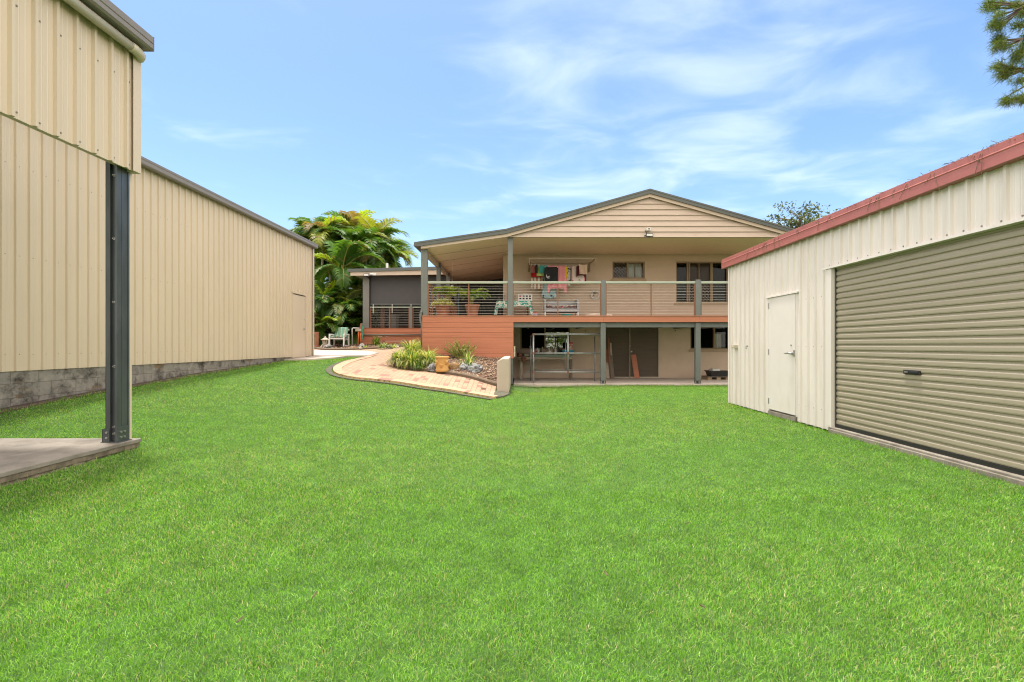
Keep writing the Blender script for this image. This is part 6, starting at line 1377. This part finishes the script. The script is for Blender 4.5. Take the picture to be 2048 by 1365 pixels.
for nm, a, b, c_, d_, m, lab, t, kw in lau:
    rt_, fn = cloth(nm, a, b, c_, d_, m, lab, t, **kw)
    if nm == 'shirt':
        mb = MB()
        def sp_(pts):
            mb.tube([(lambda q: (q[0], q[1]-.008, q[2]))(fn((x-445)/250, (y-308)/272)) for x, y in pts], .011, 5)
        sp_([(484,455),(478,480),(484,505),(500,500),(504,480)]); sp_([(504,480),(510,505),(520,498),(524,478)]); sp_([(530,470),(522,500),(540,492),(528,484)]); sp_([(490,505),(505,518),(535,512)])
        mb.build('print', ['white'], rt_, fix=False)
    if nm == 'bath_towel':
        mb = MB()
        for u0, u1, v0, v1 in ((0,.06,0,1),(.94,1,.3,1),(0,1,.93,1)):
            mb.grid(lambda u, v: (lambda q: (q[0], q[1]-.007, q[2]))(fn(u0+(u1-u0)*u, v0+(v1-v0)*v)), 20, 12)
        mb.build('hem', ['c_pink'], rt_, fix=False)
    if nm == 'apron':
        mb = MB(); q = fn(1.09, .62); q2 = fn(1.12, .98); mb.tube([(q[0],q[1],q[2]),(q2[0],q2[1],q2[2]),(q2[0]-.03,q2[1],q2[2])], .008, 5); mb.build('tie', ['white'], rt_)
# ======================= under the deck
PAT = .046
# galvanised pipe frame
Y0, Y1 = 15.33, 16.3; xa, xb, xc = PX(1066.8,Y0), PX(1136,Y0), PX(1205,Y0); zt_, zm, zl = PZ(669,Y0), PZ(707,Y0), PZ(744.8,Y0)
root = empty('pipe_frame', ((xa+xc)/2, 15.8, PAT), 'galvanised pipe frame with rusty joints standing before the workbench', 'rack')
def tb(nm, pts, r=.024): return MB().tube(pts, r, 8).build(nm, ['galv_bright'], root, smooth=True)
tb('upright', [(xa,Y0,PAT),(xa,Y0,zt_)], .028); tb('upright', [(xb,Y0,zl),(xb,Y0,zt_)], .027); tb('upright', [(xc+.03,Y0,PAT),(xc+.03,Y0,zt_)])
r0, r1, r2 = PX(1061.5,Y1), PX(1131,Y1), PX(1189.5,Y1); zt2 = PZ(673,Y1)
tb('upright', [(r0,Y1,PAT),(r0,Y1,zt2)], .020); tb('upright', [(r1,Y1,PZ(740.5,Y1)),(r1,Y1,zt2)], .020); tb('upright', [(r2,Y1,PAT),(r2,Y1,zt2)], .020)
tb('rail', [(xa,Y0,zt_),(xc+.03,Y0,zt_)], .030); tb('rail', [(xa,Y0,zm),(xc+.03,Y0,zm)]); tb('rail', [(xa,Y0,zl),(xc+.03,Y0,zl)]); tb('rail', [(r0,Y1,PZ(740.5,Y1)),(r2,Y1,PZ(740.5,Y1))], .018)
tb('rail', [(xa,Y0,zt_),(r0,Y1,zt2)], .022); tb('rail', [(xa,Y0,zl),(r0,Y1,PZ(740.5,Y1))], .018)
mb = MB()
for q in ((xa,Y0,zt_),(xa,Y0,zm),(xa,Y0,zl),(xb,Y0,zm),(xb,Y0,zl),(r0,Y1,zt2)): mb.lathe([(.0,-.04),(.034,-.035),(.036,.03),(.0,.036)], q, 10)
M['rust'] = mat('rusty_joint', (.20,.085,.045), .9, .35, 20); mb.build_each('joint', ['rust'], root)
# work bench
Yk0, Yk1 = 16.95, 17.65; x0, x1 = PX(1050,Yk0), PX(1146.5,Yk0); zt_ = PZ(715,Yk0)
root = empty('workbench', ((x0+x1)/2, 17.3, PAT), 'weathered timber workbench with braced legs under the workshop window', 'workbench')
MB().box(x0-.25, x1, Yk0, Yk1, zt_-.075, zt_).build('benchtop', ['wood_bench'], root, bevel=.006)
for x, mm in ((PX(1042.8,Yk0), 'wood_pale'), (x1-.06, 'wood_grey')):
    for y in (Yk0+.06, Yk1-.06): MB().box(x-.035, x+.035, y-.03, y+.03, PAT, zt_-.077).build('leg', [mm], root)
mb = MB(); mb.beam((PX(1045,Yk0),Yk0+.1,.12),(PX(1068,Yk0),Yk0+.1,zt_-.36),.03,.07,up=(0,1,0)); mb.beam((PX(1068,Yk0),Yk0+.1,zt_-.36),(PX(1081,Yk0),Yk0+.1,zt_-.08),.02,.03,up=(0,1,0)); mb.build('brace', ['galv_bright'], root)
mb = MB(); pts = [P(1119,721,Yk0+.1),P(1126,726,Yk0+.1),P(1131,735,Yk0+.1),P(1137,746,Yk0+.1),P(1143,753,Yk0+.1),P(1146,757.5,Yk0+.1)]; mb.tube(pts, .018, 6); mb.build('brace', ['galv_bright'], root)
tx0, tx1 = PX(1069,Yk0+.05), PX(1143,Yk0+.05); mb = MB(); mb.box(tx0, tx1, Yk0+.03, Yk1-.05, zt_+.002, zt_+.085); mb.box(tx0-.03, tx1+.03, Yk0+.0, Yk1-.03, zt_+.085, zt_+.10)
tag(mb.build('tray', ['green_tray'], loc=((tx0+tx1)/2,17.3,zt_), bevel=.006), 'long grey green metal tray lying on the workbench', 'tray'); zc = zt_+.101
def put(px, Y=17.15): return Vector((PX(px, Y), Y, zc))
def bottle(px, h, r, m, cap, label, nm='bottle', Y=17.15, neck=.35, sq=1.0, extra=None, cat='bottle'):
    c = put(px, Y); root = empty(nm, c, label, cat, 'bottles on the workbench' if nm == 'bottle' else None); mb = MB()
    mb.lathe([(r*.9,0),(r,.01),(r,h*.58),(r*.85,h*.68),(r*neck,h*.80),(r*neck,h*.86),(.005,h*.87)], c, 14, squash=sq); mb.build('body', [m], root, smooth=True)
    mb = MB(); mb.lathe([(r*neck*1.15,h*.855),(r*neck*1.15,h*.98),(.004,h)], c, 10)
    if extra == 'spray': mb.box(c.x-.05, c.x+.02, c.y-.012, c.y+.012, c.z+h*.97, c.z+h*1.09); mb.box(c.x-.04, c.x-.03, c.y-.006, c.y+.006, c.z+h*.84, c.z+h*.97)
    mb.build('cap', [cap], root)
    if extra == 'jug':
        mb = MB(); mb.tube([c+Vector((r*.5,0,h*.78)), c+Vector((r*1.15,0,h*.72)), c+Vector((r*1.2,0,h*.45)), c+Vector((r*.9,0,h*.3))], .013, 6); mb.build('handle', [m], root, smooth=True)
        mb = MB(); mb.box(c.x-r*.8, c.x+r*.1, c.y-r*sq-.004, c.y-r*sq+.004, c.z+h*.2, c.z+h*.5); mb.build('label_patch', ['red_plain'], root)
    return root
bottle(1062, .27, .045, 'white_plastic', 'white', 'pale spray bottle behind the left uprights of the pipe frame', extra='spray')
bottle(1074.8, .26, .062, 'white_plastic', 'black', 'white jug with a red patch and side handle', extra='jug', sq=.75)
bottle(1086, .22, .04, 'glass_grey' if 'glass_grey' in M else 'column', 'black', 'grey bottle right of the white jug', Y=17.4)
bottle(1099, .20, .045, 'white_plastic', 'white', 'short white trigger bottle left of the yellow tube', extra='spray')
bottle(1103.2, .25, .018, 'yellow', 'yellow', 'slim yellow tube standing among the white bottles', neck=.6)
bottle(1106.8, .24, .022, 'column', 'white', 'slim grey tube right of the yellow tube', neck=.8)
bottle(1111, .26, .036, 'white_plastic', 'white', 'tall round shouldered white bottle')
bottle(1117.5, .29, .05, 'black', 'black', 'tall black bottle, left of the blue tub'); bottle(1122.5, .22, .045, 'black', 'black', 'shorter black bottle touching the blue tub', Y=17.3)
c = put(1092.8); mb = MB(); mb.lathe([(.035,0),(.05,.07),(.052,.075),(.045,.075),(.03,.01)], c, 14); tag(mb.build('cup', ['white_plastic'], loc=c, smooth=True), 'small white cup in the middle of the bench', 'cup')
c = put(1087.3, 17.05); mb = MB(); mb.beam(c+Vector((-.02,0,.0)), c+Vector((-.04,.03,.26)), .045, .012); tag(mb.build('scraper', ['wood_pale'], loc=c), 'pale flat scraper leaning upright on the bench', 'tool')
c = put(1080.5, 17.4); mb = MB(); mb.box(c.x-.07, c.x+.07, c.y-.06, c.y+.06, c.z, c.z+.2); mb.box(c.x-.072, c.x+.072, c.y-.062, c.y+.062, c.z+.2, c.z+.215); tag(mb.build('carton', ['wood_grey'], loc=c, bevel=.004), 'brown carton behind the white jug', 'box')
# blue tub, red and white box, black case
c = put(1135.3, 17.2); x0, x1 = PX(1124,17.2), PX(1147,17.2); mb = MB(); hh = .145
mb.add([(x0+.03,17.08,zc),(x1-.03,17.08,zc),(x1-.03,17.4,zc),(x0+.03,17.4,zc),(x0,17.05,zc+hh),(x1,17.05,zc+hh),(x1,17.43,zc+hh),(x0,17.43,zc+hh)], [(0,3,2,1),(0,1,5,4),(1,2,6,5),(2,3,7,6),(3,0,4,7)]); mb.box(x0-.012,x1+.012,17.038,17.055,zc+hh-.012,zc+hh+.004); mb.box(x0-.012,x1+.012,17.425,17.44,zc+hh-.012,zc+hh+.004); mb.box(x0-.012,x0+.004,17.055,17.425,zc+hh-.012,zc+hh+.004); mb.box(x1-.004,x1+.012,17.055,17.425,zc+hh-.012,zc+hh+.004)
tag(mb.build('tub', ['blue_tub'], loc=c, fix=False), 'bright blue plastic tub at the right end of the workbench', 'tub')
M['pack'] = patmat('printed_carton', (.62,.52,.46), (.42,.08,.06), 14, 'noise', .42, .5, rnd=1)
x0, x1 = PX(1137,17.22), PX(1145.5,17.22); mb = MB(); zq = PZ(685.2,17.22); mb.box(x0, x1, 17.16, 17.27, zc+.02, zq-.05, 0); mb.box(x0, x1, 17.16, 17.27, zq-.05, zq, 1); tag(mb.build('carton', ['pack','red_plain'], loc=(x0,17.2,zc), bevel=.003), 'white carton with red top standing in the blue tub', 'box')
x0, x1 = PX(1132,17.3), PX(1136.6,17.3); mb = MB(); mb.box(x0, x1, 17.28, 17.40, zc+.02, PZ(685.5,17.3)); mb.box(x0+.02, x1-.02, 17.27, 17.28, zc+.12, zc+.2); tag(mb.build('case', ['black'], loc=(x0,17.3,zc), bevel=.008), 'dark case behind the upright pipe in the blue tub', 'box')
# cable drum and pipe lying at the left end
a = P(1036,703.5,17.1); b = P(1060,703,17.35); zq = zt_+.06
root = empty('drum', (a.x, a.y, zt_), 'rusty red drum lying on its side at the left end of the bench', 'drum'); a.z = b.z = zt_+.075; mb = MB(); d_ = (b-a).normalized(); mb.tube([a, a+d_*.12], .075, 16); mb.build('end', ['terracotta_dark'], root); mb = MB(); mb.tube([a+d_*.12, a+d_*.30], .045, 12, 0); mb.tube([a+d_*.22, b], [.065,.07], 14, 1); mb.build('shell', ['black','wood_pale'], root)
mb = MB(); q = P(1047,712,17.0); mb.box(q.x-.08,q.x+.10,16.9,17.0,zt_-.14,zt_-.002); mb.tube([(q.x-.02,16.88,zt_-.2),(q.x-.02,16.88,zt_+.0)], .014, 6); mb.box(q.x-.1,q.x-.03,16.92,16.98,zt_-.002,zt_+.05); tag(mb.build('vice', ['rust'], loc=(q.x,16.95,zt_-.1), bevel=.01), 'rusty bench vice clamped to the left end of the workbench', 'vice')
# boards leaning against the double doors
def lean(nm, px0, px1, pyt, pyb, m, label, d=.04, tilt=0, Yb=17.55, cat='board'):
    xa, xb = PX(px0,Yb), PX(px1,Yb); zt_ = PZ(pyt,17.75); c = Vector(((xa+xb)/2, Yb, PAT)); mb = MB()
    mb.beam(c+Vector((0,0,.004)), Vector((c.x+tilt, 17.80, zt_)), xb-xa, d, up=(0,1,0)); o = mb.build(nm, [m], loc=c, bevel=.003); return tag(o, label, cat, 'boards leaning on the double doors')
lean('board', 1212.0, 1219.0, 713, 756, 'wood_pale', 'whitewashed board leaning beside the deck post, shortest of the bundle', tilt=-.02)
lean('board', 1213.0, 1217.5, 699, 755, 'baluster', 'brown offcut behind the whitewashed board', Yb=17.64)
lean('board', 1218.5, 1222.0, 676, 755, 'terracotta_dark', 'tall reddish brown board, highest of the leaning bundle', tilt=-.03, Yb=17.62)
lean('board', 1221.5, 1229.0, 700, 756, 'wood_grey', 'broad grey weathered board next to the tall reddish one', tilt=-.04)
lean('board', 1222.5, 1225.5, 686, 755, 'wood_pale', 'thin pale stick behind the broad grey board', tilt=-.02, Yb=17.66)
lean('board', 1269.0, 1279.2, 710, 756.5, 'oiled', 'single orange decking board leaning on the right hand door', tilt=-.07)
# pallet with a black tub and white packet
x0, x1 = PX(1414,17.0), PX(1457,17.0); root = empty('pallet', ((x0+x1)/2, 17.1, PAT), 'short timber pallet on the concrete under the right window', 'pallet')
for x in (x0+.06, (x0+x1)/2, x1-.06): MB().box(x-.07, x+.07, 16.9, 17.5, PAT, PAT+.085).build('bearer', ['wood_pallet'], root)
for k in range(4): MB().box(x0-.03, x1+.03, 16.88+k*.16, 16.88+k*.16+.11, PAT+.086, PAT+.11).build('slat', ['wood_grey'], root)
zq = PAT+.111; x0, x1 = PX(1417,17.1), PX(1455.5,17.1); mb = MB(); hh = .19
mb.add([(x0+.06,16.95,zq),(x1-.06,16.95,zq),(x1-.06,17.4,zq),(x0+.06,17.4,zq),(x0,16.92,zq+hh),(x1,16.92,zq+hh),(x1,17.44,zq+hh),(x0,17.44,zq+hh)], [(0,3,2,1),(0,1,5,4),(1,2,6,5),(2,3,7,6),(3,0,4,7)])
mb.box(x0-.02,x1+.02,16.90,16.925,zq+hh-.02,zq+hh+.005); mb.box(x0-.02,x1+.02,17.435,17.46,zq+hh-.02,zq+hh+.005); mb.box(x0-.02,x0+.005,16.925,17.435,zq+hh-.02,zq+hh+.005); mb.box(x1-.005,x1+.02,16.925,17.435,zq+hh-.02,zq+hh+.005); mb.box(x0+.03,x1-.03,16.96,17.40,zq+hh-.08,zq+hh-.06)
tag(mb.build('trough', ['black'], loc=((x0+x1)/2,17.15,zq), fix=False), 'black plastic trough standing on the timber pallet', 'tub')
mb = MB(); mb.box(PX(1422,17.1), PX(1438,17.1), 16.98, 17.3, zq+hh-.058, zq+hh+.075); o = mb.build('packet', ['white'], loc=(PX(1430,17.1),17.1,zq+hh), bevel=.025); tag(o, 'rounded white packet lying on the black trough', 'packet')
mb = MB(); mb.box(PX(1439,17.1), PX(1448,17.1), 17.0, 17.3, zq+hh-.058, zq+hh+.022); tag(mb.build('sheet', ['column'], loc=(PX(1443,17.1),17.1,zq+hh), bevel=.01), 'small grey slab beside the white packet in the trough', 'slab')
